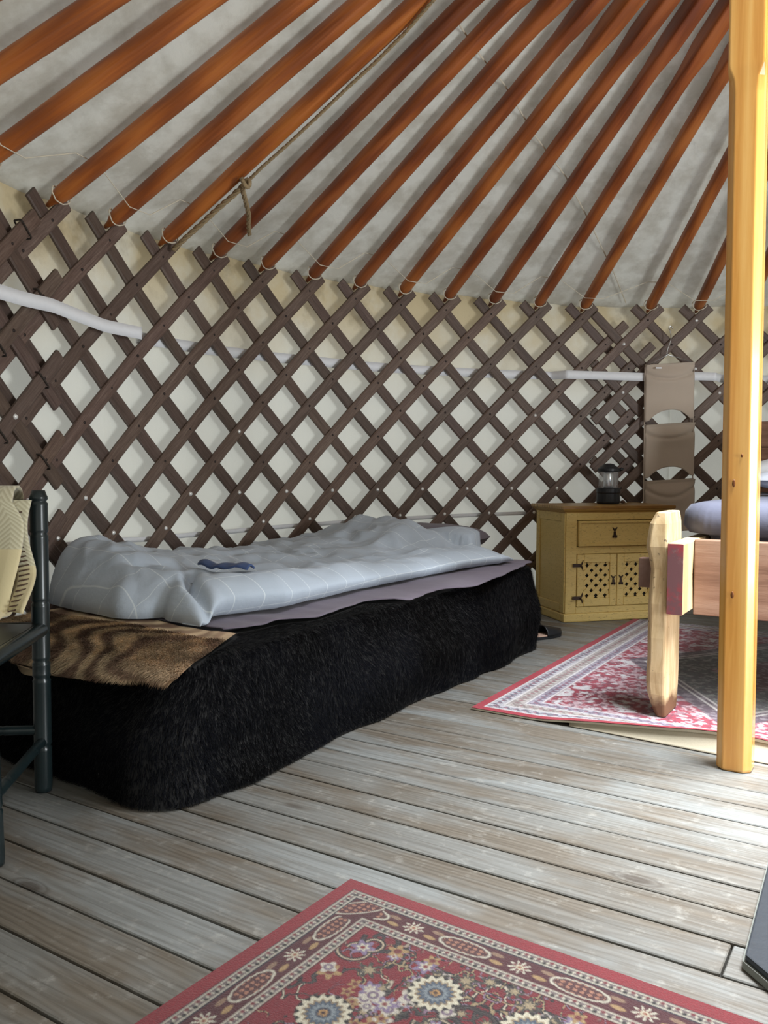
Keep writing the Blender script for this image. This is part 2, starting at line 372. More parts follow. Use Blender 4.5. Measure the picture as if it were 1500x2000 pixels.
rf = MB().grid(rooffn, 540, 30).build('ceiling', M['roof'], smooth=True, origin=(0, 0, 0)); tag(rf, kind='structure')
sm = MB(); pts = []
for q in range(24):
    f = q/23; c = 7.15+3.9*f; r = 1.75+(R-1.75)*f; P = cyl(c, ZR+(R-r)*SL+.035, r); pts.append(P)
def seam_line(ps, rad): return MB().tube(ps, rad, 5)
sp = [oncone(x, y, -.048) for x, y in [(889, 36), (935, 105), (985, 165), (1045, 265), (1105, 345), (1150, 430), (1200, 535), (1228, 605)]]
sp2 = []
for i in range(len(sp)-1):
    for f in np.linspace(0, 1, 6)[:-1]: sp2.append(sp[i]*(1-f)+sp[i+1]*f)
seam_line(sp2, .0035).build('seam', M['cord'], rf)
# ------------------------------------------------------------------ lattice panels
def slat_mesh(k, slash, cl, cr, dr, phase, top_ext=.56, end_ext=.42, wid=.056, thk=.014):
    # '/' boards: c + r/2 = k ; '\' boards: c - r/2 = k
    if slash: r0, r1 = max(0, 2*(k-cr)), min(12, 2*(k-cl))
    else: r0, r1 = max(0, 2*(cl-k)), min(12, 2*(cr-k))
    if r1-r0 < .9: return None
    e0 = (-.12 if abs(k+phase-12) < .01 or abs(k+phase-11.35) < .01 or abs(k+phase+.3) < .01 else top_ext) if r0 <= 0 else end_ext; e1 = min(end_ext, 11.78-r1)
    rad = R+dr+(-.0075 if slash else .0075); n = max(3, int((r1-r0)/1.4)); rings = []
    s = -1 if slash else 1
    for i in range(n+1):
        r = r0-e0+(r1-r0+e0+e1)*i/n; c = k+s*r/2+phase; a = PH+c*DPH; P = Vector(cyl(c, H0-r*DZ, rad))
        N = Vector((math.sin(a), math.cos(a), 0)); tg = Vector((math.cos(a), -math.sin(a), 0))*(s*.5*DPH*R)+Vector((0, 0, -DZ)); tg.normalize(); B = N.cross(tg).normalized()
        h, t = wid/2, thk/2
        rings.append([P+B*(h)+N*t, P-B*h+N*t, P-B*h-N*t*.4, P-B*(h-.006)-N*t, P+B*(h-.006)-N*t, P+B*h-N*t*.4])
    b = MB().loft(rings); b.uv = [(i*.29*(1+.1*slash), (0, .016, .02, .026, .050, .056)[j]) for i in range(n+1) for j in range(6)]; return b
def panel(label, cl, cr, phase, dr, bolts):
    base = cyl((max(cl, -4)+cr)/2+phase, 0, R+dr)
    root = thing('lattice_panel', label, 'lattice wall', base)
    pr = random.Random(int((phase+9)*100))
    for slash in (True, False):
        for k in range(int(cl)-8, int(cr)+9):
            b = slat_mesh(k, slash, cl, cr, dr, phase)
            if b:
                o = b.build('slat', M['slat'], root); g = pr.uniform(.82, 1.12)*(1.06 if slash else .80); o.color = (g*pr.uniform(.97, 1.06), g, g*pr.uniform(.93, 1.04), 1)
    bm = MB().lathe([(.0001, -.007), (.0065, -.006), (.0105, 0), (.0105, .004)], 8).mesh('bolt', M['bolt'], True)
    km = MB().lathe([(.0001, -.004), (.005, -.003), (.007, 0), (.007, .003)], 6).mesh('knot', M['knot'], True)
    for r in range(0, 12):
        c = math.ceil(cl-.5)-1+(.5 if r % 2 else 0)
        while c <= cr:
            if c < cl or (r == 0 and min(abs(c+phase-q) for q in (12, 11.35, -.3)) < .01): c += 1; continue
            a = PH+(c+phase)*DPH; P = cyl(c+phase, H0-r*DZ, R+dr-.0155)
            white = bolts(r, c, pr)
            o = bpy.data.objects.new('bolt' if white else 'knot', bm if white else km); COL.objects.link(o); o.parent = root
            o.location = Vector(P)-root.location; o.rotation_euler = Euler((-math.pi/2, 0, -a), 'XYZ') if False else (Matrix.Rotation(-a, 3, 'Z') @ Matrix.Rotation(-math.pi/2, 3, 'X')).to_euler()
            c += 1
    return root
pm = panel('long brown wooden lattice wall section behind the single bed', -1, 12.3, 0, 0, lambda r, c, q: r in (7, 8) and q.random() < .86 or (r, c) in ((4, 10), (5, 3.5)))
pl = panel('brown lattice wall section lashed to the long one, behind the cream blanket', -6, .1, -.3, -.032, lambda r, c, q: r == 5 and c > -2)
prt = panel('brown lattice wall section behind the hanging fabric pockets', 11.1, 22, .35, -.032, lambda r, c, q: q.random() < .5)
def lash(c, r, root, dr, side=1, wdt=.036):
    P = []
    tg0 = Vector((side*.5*DPH*R, 0, DZ)).normalized(); a = PH+c*DPH; T = Vector((math.cos(a), -math.sin(a), 0)); N = Vector((math.sin(a), math.cos(a), 0)); U = T*tg0.x+Vector((0, 0, 1))*tg0.z; B = N.cross(U)
    for i in range(28):
        t = 2*math.pi*i/28; sq = lambda q: math.copysign(abs(q)**.3, q)
        P.append(Vector(cyl(c-.13, H0-r*DZ, R+dr))+B*sq(math.cos(t))*wdt+N*sq(math.sin(t))*.0165)
    MB().tube(P, .0034, 5, loop=True).build('lashing', M['dcord'], root, smooth=True)
for k_, r in ((0, .55), (1, 2.05), (2, 4.05), (3, 6.05), (1, 3.45), (2, 5.45), (3, 7.45)): lash(k_-r/2-.17, r, pl, -.036)

# white webbing straps round the wall
def gap_c(z, lo, hi, phases):                            # column in [lo, hi] where the strap height passes an open diamond
    r = (H0-z)/DZ; best = max((min(abs((c-p+sg*r/2)-round(c-p+sg*r/2)) for p in phases for sg in (-1, 1)), c) for c in np.linspace(lo, hi, 300)); return best[1]
def strap(path, name, label, wd, front):
    pts = []
    for (x, y) in path:
        P = onwall(x, y, R+.03); pts.append((colof(P), P[2]))
    pts = [(pts[0][0]-4.5, pts[0][1])]+pts+[(pts[-1][0]+6, pts[-1][1])]
    cs = np.array([p[0] for p in pts]); zs = np.array([p[1] for p in pts]); N = 900
    fr = front(lambda c: float(np.interp(c, cs, zs)))
    cc = np.linspace(cs[0], cs[-1], N); zz = np.interp(cc, cs, zs); rr = np.array([R+.031-fr(c) for c in cc])
    k = np.ones(5)/5; rr = np.convolve(np.pad(rr, 3, 'edge'), np.ones(7)/7, 'valid'); zz = np.convolve(np.pad(zz, 2, 'edge'), k, 'valid')
    b = MB().grid(lambda i, j: cyl(cc[int(round(i*(N-1)))], zz[int(round(i*(N-1)))]+(j-.5)*wd, rr[int(round(i*(N-1)))]+.002*math.sin(cc[int(round(i*(N-1)))]*3)), N-1, 1)
    o = solidify(b.build(name, M['strap'], smooth=True, origin=cyl((cs[0]+cs[-1])/2, float(zs.mean()))), .002); return tag(o, label, 'strap')
strap([(-90, 560), (0, 587), (60, 600), (120, 622), (170, 640), (300, 665), (440, 687), (600, 704), (750, 718), (900, 727), (1050, 733), (1170, 737), (1255, 740), (1350, 738), (1420, 740), (1560, 742)], 'webbing_strap', 'broad white webbing strap running round the wall at chest height behind the lattice', .05,
      lambda zf: (lambda a, b, d: (lambda c: .098 if c < a or b < c < d else 0))(gap_c(zf(.8), .3, 1.5, (0,)), gap_c(zf(10.2), 9.6, 10.7, (0,)), gap_c(zf(14), 13.45, 14.5, (.35,))))
strap([(90, 1068), (200, 1058), (300, 1052), (450, 1038), (640, 1022), (800, 1012), (1000, 1003), (1130, 1000), (1300, 999), (1500, 1000)], 'webbing_strap', 'thin white strap low on the wall, just above the single bed', .022, lambda zf: (lambda c: 0))

# ------------------------------------------------------------------ rafters
def rafter_rings():
    L = (R-RC)*math.sqrt(1+SL*SL); ps = (R-1.80)*math.sqrt(1+SL*SL); rings = []
    def sec(w, h, q):                                   # superellipse section
        return [(math.copysign(abs(math.cos(t))**q, math.cos(t))*w, math.copysign(abs(math.sin(t))**q, math.sin(t))*h) for t in [2*math.pi*(j+.5)/12 for j in range(12)]]
    for d, w, h, q in [(-.014, .008, .008, .9), (.012, .012, .012, .9), (.028, .019, .019, .9), (.044, .027, .026, .85), (.075, .030, .029, .8), (.5, .032, .031, .75), (1.0, .033, .032, .75), (ps-.10, .033, .032, .72), (ps-.02, .033, .033, .6), (ps+.10, .036, .040, .25), (ps+.4, .036, .041, .22), (L-.072, .034, .040, .22)]:
        rings.append([(x, d, y) for x, y in sec(w, h, q)])
    return rings
rmesh = MB().loft(rafter_rings()).mesh('rafter', M['rafter'], True)
def rafter_tie(seed):
    q = random.Random(seed); P = []
    for i in range(16):
        t = 2*math.pi*i/16; P.append((math.cos(t)*.042, .054+.007*math.sin(t*2+q.random()), math.sin(t)*.036))
    return MB().tube(P, .0026, 5, loop=True).mesh('tie_cord', M['cord'], True)
ties = [rafter_tie(i) for i in range(3)]
rafcol = {-3: (1.15, 1.1, .95), -2: (1.05, 1.0, .85), -1: (1.1, 1.05, .9), 0: (1.1, 1.05, .9), 1: (.98, .92, .85), 2: (1.15, 1.12, .9), 3: (.66, .56, .62), 4: (.86, .76, .75), 5: (.82, .72, .7), 6: (.76, .66, .68), 7: (1.0, .95, .85), 8: (.80, .70, .70), 9: (.74, .62, .66), 10: (.88, .78, .75)}
rcols = [-4.3, -3.3, -2.3, -1.3]+list(range(0, 12))+[12.35+q for q in range(10)]
for i, c in enumerate(rcols):
    a = PH+c*DPH; o = bpy.data.objects.new('rafter', rmesh); COL.objects.link(o)
    o.location = cyl(c, ZR, R-.005 if 0 <= c < 12 else R-.040); yaw = -a+math.pi; jit = random.uniform(-.004, .004)
    ang = math.atan(SL); inward = Vector((-math.sin(a), -math.cos(a), 0)); up = Vector((0, 0, 1))
    Y = (inward*math.cos(ang)+up*math.sin(ang)).normalized(); X = Y.cross(up).normalized(); Z = X.cross(Y)
    o.rotation_euler = Matrix((X, Y, Z)).transposed().to_euler()
    kc = rafcol.get(int(round(c+.3)) if c < 0 else int(c), (.8+.25*random.random(),)*3); o.color = (*kc, 1)
    k_ = i-rcols.index(2); ordn = ['', 'next', 'second', 'third', 'fourth', 'fifth', 'sixth', 'seventh', 'eighth', 'ninth', 'tenth', 'eleventh', 'twelfth', 'thirteenth', 'fourteenth', 'fifteenth', 'sixteenth', 'seventeenth', 'eighteenth', 'nineteenth', 'twentieth'][abs(k_)]
    tag(o, 'orange-brown roof rafter with the hemp rope hanging along it' if k_ == 0 else 'brown roof rafter, %s from the roped one towards the %s' % (ordn, 'pine post' if k_ > 0 else 'black chair'), 'rafter', 'roof rafters over the lattice wall')
    tt = bpy.data.objects.new('tie_cord', ties[i % 3]); COL.objects.link(tt); tt.parent = o; tt['label'] = 'white cord loop at the rafter foot'
# crown ring that carries the rafters
zc = ZR+(R-RC)*SL; rg = []
for i in range(49):
    a = 2*math.pi*i/48; rg.append([(CX+(RC+x)*math.cos(a), CY+(RC+x)*math.sin(a), zc+y) for x, y in ((-.09, -.05), (.0, -.05), (.0, .06), (-.09, .06))])
tag(MB().loft(rg, caps=False).build('crown_ring', M['rafter'], origin=(CX, CY, zc)), 'round wooden crown ring carrying the roof rafters', 'crown ring')
# string woven in front of every other rafter just above the heads
def string_path():
    P = []
    rr = R-.175
    for q, c in enumerate(rcols):
        off = .056 if round(c) % 2 else -.050
        for d in (-.2, 0, .2): P.append(cyl(c+d, ZR+(R-rr)*SL-off, rr))
    return P
tag(MB().tube(string_path(), .0019, 5).build('string', M['cord'], origin=cyl(5, ZR, R-.2)), 'thin white string woven past the rafter feet above the lattice heads', 'string')
# hemp rope
def rope(path, off, rad, strands=3, turns=90):
    P = [Vector(oncone(x, y, off)) for x, y in path]; fine = []
    for i in range(len(P)-1):
        for f in np.linspace(0, 1, 14)[:-1]: fine.append(P[i].lerp(P[i+1], float(f)))
    fine.append(P[-1]); b = MB()
    for s in range(strands):
        Q = []; acc = 0
        for i, p in enumerate(fine):
            t = (fine[min(i+1, len(fine)-1)]-fine[max(i-1, 0)]).normalized(); N = t.orthogonal().normalized(); B = t.cross(N)
            if i: acc += (p-fine[i-1]).length
            an = acc*turns+s*2*math.pi/strands; Q.append(p+(N*math.cos(an)+B*math.sin(an))*rad*.55)
        b.tube(Q, rad*.62, 5)
    return b
rp = thing('hemp_rope', 'frayed hemp rope hanging along a rafter with a knotted tail', 'rope', oncone(480, 355, .06))
rope([(905, -75), (845, 2), (790, 65), (735, 120), (680, 170), (620, 228), (560, 284), (510, 328), (482, 356)], .055, .0065).build('cord', M['rope'], rp, smooth=True)
rope([(482, 356), (455, 382), (425, 408), (395, 436), (365, 462), (338, 488)], .05, .0105, 3, 60).build('bound_end', M['rope'], rp, smooth=True)
rope([(478, 352), (474, 372), (480, 395), (486, 420), (485, 440), (487, 458)], .06, .0095, 3, 70).build('tail', M['rope'], rp, smooth=True)
kn = MB(); kp = Vector(oncone(480, 358, .082)); kn.tube([kp+Vector((.016*math.cos(t*2), .012*math.sin(t), .018*math.sin(t*3))) for t in np.linspace(0, 2*math.pi, 18)[:-1]], .009, 6, loop=True); kn.build('knot', M['rope'], rp, smooth=True)

# ------------------------------------------------------------------ crown post
PX, PY = 1.0155, 2.3757; PA = math.radians(32)          # faces turned like the double bed
def oct_sec(h, ch, z, dx=0, dy=0):
    P = [(-h+ch, -h), (h-ch, -h), (h, -h+ch), (h, h-ch), (h-ch, h), (-h+ch, h), (-h, h-ch), (-h, -h+ch)]; c, s = math.cos(-PA), math.sin(-PA)
    tz = z/3.05; return [(PX+x*c-y*s-.020*tz+dx, PY+x*s+y*c+dy, z) for x, y in P]
pst = thing('crown_post', 'varnished honey-coloured pine post standing on the floor', 'post', (PX, PY, 0))
MB().loft([oct_sec(.044, .018, 0), oct_sec(.047, .019, .006), oct_sec(.047, .0195, .9), oct_sec(.047, .0195, 1.88), oct_sec(.0475, .017, 1.92), oct_sec(.048, .006, 1.95), oct_sec(.048, .0045, 1.96), oct_sec(.048, .0045, 2.945)]).build('shaft', M['post'], pst, bevel=.003, seg=2)
_cd = np.array([CX-PX, CY-PY])/math.hypot(CX-PX, CY-PY); _cc = np.array([CX, CY])-_cd*.795
MB().box((_cc[0], _cc[1], 2.975), (.085, .085, .075), (0, 0, -PA)).build('head_block', M['post'], pst)
for x, y, sx, sz in ((1433, 944, .004, .011), (1430, 1162, .0045, .010), (1449, 890, .003, .005)):
    D = ray(x, y); nrm = np.array([-math.sin(PA), -math.cos(PA), 0]); c0 = np.array([PX-.012, PY, 0])+nrm*.0471; tt = ((c0-CAM)@nrm)/(D@nrm); P = CAM+D*tt
    o = MB().lathe([(.0001, -.001), (.7, -.0006), (1, 0), (1, .002)], 10).build('wood_knot', M['pknot'], pst, smooth=True, local=True)
    o.location = Vector(P)-pst.location; o.rotation_euler = (Matrix.Rotation(-PA, 3, 'Z') @ Matrix.Rotation(-math.pi/2, 3, 'X')).to_euler(); o.scale = (sx, sz, 1)

# ------------------------------------------------------------------ single bed with furs
BA = np.array([-.554, 2.079]); BE = np.array([.559, .829]); BNn = np.array([-.829, .559]); BL, BW = 2.30, .92
def bz(u): return .335+.030*u                            # top of the fur cover
def bed(u, v, z): return (BA[0]+BE[0]*u+BNn[0]*v, BA[1]+BE[1]*u+BNn[1]*v, z)
BC = bed(BL/2, BW/2, 0)
bd = thing('single_bed', 'low single bed against the lattice wall under black fur', 'bed', BC)
def slab(u0, u1, v0, v1, z0, z1):
    P = [(u0, v0), (u1, v0), (u1, v1), (u0, v1)]
    return MB().add([bed(u, v, z0(u)) for u, v in P]+[bed(u, v, z1(u)) for u, v in P], [(3, 2, 1, 0), (4, 5, 6, 7), (0, 1, 5, 4), (1, 2, 6, 5), (2, 3, 7, 6), (3, 0, 4, 7)])
slab(.05, BL-.05, .05, BW-.04, lambda u: .0, lambda u: .18).build('base', M['rail'], bd)
slab(.04, BL-.04, .04, BW-.03, lambda u: .182, lambda u: bz(u)-.015).build('mattress', M['sheet'], bd, bevel=.03, seg=3)
# perimeter path of the throw: back foot corner -> near corner -> head corner -> back
def perim():
    P = []; rad = .085
    def arc(cu, cv, a0, a1):
        for t in np.linspace(a0, a1, 9): P.append((cu+rad*math.cos(t), cv+rad*math.sin(t), math.cos(t), math.sin(t)))
    for v in np.linspace(.80, rad, 14)[:-1]: P.append((0, v, -1, 0))
    arc(rad, rad, math.pi, 1.5*math.pi)
    for u in np.linspace(rad, BL-rad, 44)[1:-1]: P.append((u, 0, 0, -1))
    arc(BL-rad, rad, 1.5*math.pi, 2*math.pi)
    for v in np.linspace(rad, .86, 14)[1:]: P.append((BL, v, 1, 0))
    return P
PER = perim(); arcl = np.cumsum([0]+[math.hypot(PER[i+1][0]-PER[i][0], PER[i+1][1]-PER[i][1]) for i in range(len(PER)-1)])
PERA = np.array(PER)
def throw_pt(s, t):                                      # s along the rim (m), t 0 top inner .. 1 floor ; arrays
    s = np.asarray(s, float); t = np.asarray(t, float)
    u, v, nu, nv = [np.interp(s, arcl, PERA[:, k]) for k in range(4)]; ln = np.hypot(nu, nv); nu /= ln; nv /= ln
    zt = bz(np.clip(u, 0, BL))
    # profile: inset .16 on top, rounded edge, falling side with flare
    a = np.clip(t/.28, 0, 1); b = np.clip((t-.28)/.12, 0, 1); c = np.clip((t-.40)/.60, 0, 1)
    out = -.20+.165*a+.035*np.sin(b*math.pi/2)+.0
    z = zt-.035*(1-np.cos(b*math.pi/2))-(zt-.035-.006)*c
    wav = .5*vnoise(s*4.2, c*1.3, 5)+.35*vnoise(s*9, c*2, 8)
    out = out+c*(.030+.028*wav)+.035*gauss(c, .55, .35)*(c > 0)+.05*sstep(.6, 1, c)*gauss(s, 1.0, .28)
    z = z+.002*vnoise(s*5, t*6, 2)*(1-c)
    return u+nu*out, v+nv*out, z
def throw_xyz(s, t):
    u, v, z = throw_pt(s, t); return np.stack([BA[0]+BE[0]*u+BNn[0]*v, BA[1]+BE[1]*u+BNn[1]*v, z], -1)
LT = arcl[-1]
def blades(pos, nrm, flow, length, width, col, name, parent, mat, lift=.35):
    n = len(pos); d = flow+nrm*lift+rng.normal(0, .22, (n, 3)); d /= np.linalg.norm(d, axis=1, keepdims=True)
    sd = np.cross(d, nrm); sd /= np.linalg.norm(sd, axis=1, keepdims=True)+1e-9
    Ls = length*(rng.uniform(.55, 1.25, n))[:, None]; W = width*(rng.uniform(.7, 1.3, n))[:, None]
    mid = pos+d*Ls*.55; tip = pos+(d*.75+flow*.25)*Ls-nrm*Ls*.06
    V = np.stack([pos-sd*W, pos+sd*W, mid+sd*W*.7, mid-sd*W*.7, tip], 1).reshape(-1, 3)-np.array(parent.location)
    V[:, 2] = np.maximum(V[:, 2], .002)
    me = bpy.data.meshes.new(name); me.vertices.add(n*5); me.vertices.foreach_set('co', V.astype(np.float32).ravel())
    idx = np.arange(n)[:, None]*5; quads = idx+np.array([[0, 1, 2, 3]]); tris = idx+np.array([[3, 2, 4]])
    loops = np.concatenate([quads, tris], 1).ravel().astype(np.int32); me.loops.add(len(loops)); me.loops.foreach_set('vertex_index', loops)
    tot = np.tile([4, 3], n).astype(np.int32); st = np.concatenate([[0], np.cumsum(tot)[:-1]]).astype(np.int32)
    me.polygons.add(2*n); me.polygons.foreach_set('loop_start', st); me.polygons.foreach_set('loop_total', tot)
    me.polygons.foreach_set('use_smooth', np.ones(2*n, bool)); me.update(calc_edges=True)
    at = me.color_attributes.new('Col', 'FLOAT_COLOR', 'POINT'); c4 = np.ones((n, 5, 4), np.float32); c4[:, :, :3] = col[:, None, :]; c4[:, :2, :3] *= .75
    at.data.foreach_set('color', c4.ravel()); me.materials.append(mat)
    o = bpy.data.objects.new(name, me); COL.objects.link(o); o.parent = parent; o['kind'] = 'stuff'; return o
ft = thing('fur_throw', 'long black fur throw draped over the sides of the single bed', 'fur throw', bed(BL/2, 0, 0))
NS, NT_ = 170, 26
SS = np.linspace(0, LT, NS+1); TT = np.linspace(0, 1, NT_+1); G = throw_xyz(SS[:, None]+0*TT[None], TT[None]+0*SS[:, None])
MB().grid(lambda i, j: G[int(round(i*NS)), int(round(j*NT_))], NS, NT_).build('hide', M['hide'], ft, smooth=True)
def surf_samples(fn, s, t, h=1e-3):
    p = fn(s, t); ds = fn(s+h, t)-p; dt = fn(s, t+h)-p; nr = np.cross(ds, dt); nr /= np.linalg.norm(nr, axis=1, keepdims=True)+1e-12; fl = dt/(np.linalg.norm(dt, axis=1, keepdims=True)+1e-12); return p, nr, fl
def bpx(x, y, dz):
    z = .37
    for _ in range(25):
        q = atz(x, y, z)[:2]-BA; z = bz(q@BE)+dz
    return q@BE, q@BNn
edge = np.array([bpx(x, y, .018) for x, y in [(408, 1228), (470, 1225), (560, 1207), (620, 1202), (720, 1168), (795, 1170), (850, 1150), (930, 1138), (975, 1121), (1032, 1097)]])
eu = np.linspace(.415, 2.25, 140); ev = np.interp(eu, edge[:, 0], edge[:, 1]); ev = np.convolve(np.pad(ev, 3, 'edge'), np.ones(7)/7, 'valid')
NB = 150000; s_ = rng.uniform(0, LT-.002, NB); t_ = rng.uniform(.05, .985, NB)
p, nr, flw = surf_samples(throw_xyz, s_, t_)
ctr = np.array(bed(BL/2, BW/2, .1)); sgn = np.sign(((p-ctr)*nr).sum(1)); nr *= sgn[:, None]
ds = throw_xyz(s_+1e-3, t_)-p; ds /= np.linalg.norm(ds, axis=1, keepdims=True)
flw = flw+ds*(.9*vnoise(s_*3, t_*2, 31)+.5*vnoise(s_*8, t_*4, 32))[:, None]
cl_ = np.clip(.5+.5*vnoise(s_*6, t_*3, 21), 0, 1)[:, None]
colb = np.array([[.0016, .0015, .0017]])*(1-cl_**1.5)+np.array([[.0062, .0068, .0105]])*cl_**1.5; colb *= rng.uniform(.6, 1.5, (NB, 1))
u_, v_, z_ = throw_pt(s_, t_); kp = ~((t_ < .33) & ((u_ > .40) & (v_ > np.interp(u_, eu, ev)) | (u_ < .42) & (v_ > -.05+.46*np.maximum(u_, 0))))
blades(p[kp], nr[kp], flw[kp], .023, .0006, colb[kp]*.7, 'fur', ft, M['fur'])
# striped brown hide across the foot of the bed
bh = thing('striped_hide', 'brown and cream striped fur hide over the foot end of the single bed', 'fur hide', bed(.15, BW/2, .3))
def hide_xyz(s, t):                                      # s 0..1 across the bed, t 0 inner .. 1 hanging edge
    s = np.asarray(s, float); t = np.asarray(t, float)
    top = np.clip(t/.74, 0, 1); dn = np.clip((t-.74)/.26, 0, 1); u = (.395-.012*np.sin(s*9))*(1-top)+.02*top-.030*np.sin(dn*math.pi/2)
    vf = -.055+.46*np.maximum(u, 0); v = vf+s*(BW+.035-vf)
    z = bz(u)+.014+.001*gauss(v, .5, .4)-(.040*dn**1.4*sstep(-.1, .25, s)*(1+.9*vnoise(s*9, s*0, 4)))-.008*sstep(.06, -.055, v)*top+.003*vnoise(s*14, t*5, 9)
    u = u-.05*gauss(s, .5, .35)*dn-.02*vnoise(s*9, t*0, 3)*dn
    return np.stack([BA[0]+BE[0]*u+BNn[0]*v, BA[1]+BE[1]*u+BNn[1]*v, z], -1)
S1 = np.linspace(0, 1, 61); T1 = np.linspace(0, 1, 31); G1 = hide_xyz(S1[:, None]+0*T1[None], T1[None]+0*S1[:, None])
SKIN = MB().grid(lambda i, j: G1[int(round(i*60)), int(round(j*30))], 60, 30).build('skin', M['fur'], bh, smooth=True)
NB = 70000; s_ = rng.uniform(0, 1, NB); t_ = rng.uniform(.16, 1, NB); p, nr, flw = surf_samples(hide_xyz, s_, t_); nr *= np.sign(nr@np.array([-.3, -.5, .8]))[:, None]
def fur_brown(s, t):
    x = s*6.0+1.1*vnoise(s*5, t*2.5, 12)+.25*t; w1 = np.clip(.48+.42*np.sin(2*math.pi*x)+.35*fbm(s*12, t*6, 77), 0, 1)[:, None]; n2 = np.clip(.5+.6*fbm(s*20, t*10, 14), 0, 1)[:, None]
    w1 = sstep(.15, .85, w1); cr = np.array([[.74, .58, .38]]); br = np.array([[.23, .15, .108]]); c = (br*(1-w1)+cr*w1)*(.7+.5*n2)
    rs = sstep(.40, .05, s)[:, None]*.5; return c*(1-rs)+np.array([[.58, .39, .26]])*rs*(.6+.5*n2)
at_ = SKIN.data.color_attributes.new('Col', 'FLOAT_COLOR', 'POINT'); cc_ = np.ones((61*31, 4), np.float32); SG, TG = np.meshgrid(S1, T1, indexing='ij'); cc_[:, :3] = fur_brown(SG.ravel(), TG.ravel())*.8; at_.data.foreach_set('color', cc_.ravel())
blades(p, nr, flw, .020, .0008, fur_brown(s_, t_)*rng.uniform(.6, 1.35, (NB, 1)), 'fur', bh, M['fur'], .5)

# mauve sheet
def sheetfn(i, j):
    q = int(round(i*139)); u, v0 = eu[q], ev[q]; v = v0+(BW-.02-v0)*j**1.6
    hang = max(0, .02-v)
    z = bz(u)+.017+.0035*float(vnoise(u*9+v*3, v*7, 41))+.003*float(vnoise(u*22, v*5, 43))*(j < .35)-min(hang, .1)*.16-.003*sstep(.06, 0, j)
    return bed(u, v, float(z))
sh = MB().grid(sheetfn, 139, 36).build('bed_sheet', M['sheet'], smooth=True, origin=BC); solidify(sh, .003, 0)
tag(sh, 'crumpled mauve-grey sheet under the checked duvet on the single bed', 'sheet')
# pillow under the duvet
def pillow(name, mat, cu, cv, cz, lu, lv, h, label, toworld, rot=0, cat='pillow'):
    n = 26; V = []
    def pt(a, b, sgn):
        x, y = a*2-1, b*2-1; k = (1-abs(x)**2.6)*(1-abs(y)**2.6); hh = h*max(k, 0)**.42
        px, py = x*(1-.07*(1-abs(y))**.0*(y*y))*lu/2, y*(1-.07*x*x)*lv/2; c, s = math.cos(rot), math.sin(rot)
        return toworld(cu+px*c-py*s, cv+px*s+py*c, cz+sgn*hh*.5+.008*float(vnoise(x*4+cu, y*4, 3))*k)
    b = MB(); b.grid(lambda i, j: pt(i, j, 1), n, n); b.grid(lambda i, j: pt(i, j, -1), n, n)
    me = b.build(name, mat, smooth=True, origin=toworld(cu, cv, cz-h*.5)); bm = bmesh.new(); bm.from_mesh(me.data); bmesh.ops.remove_doubles(bm, verts=bm.verts, dist=.0008); bm.to_mesh(me.data); bm.free()
    return tag(me, label, cat)
pillow('pillow', M['sheet'], 2.215, .56, bz(2)+.112, .40, .58, .13, 'mauve-grey pillow sticking out beside the checked duvet on the single bed', bed, .10)
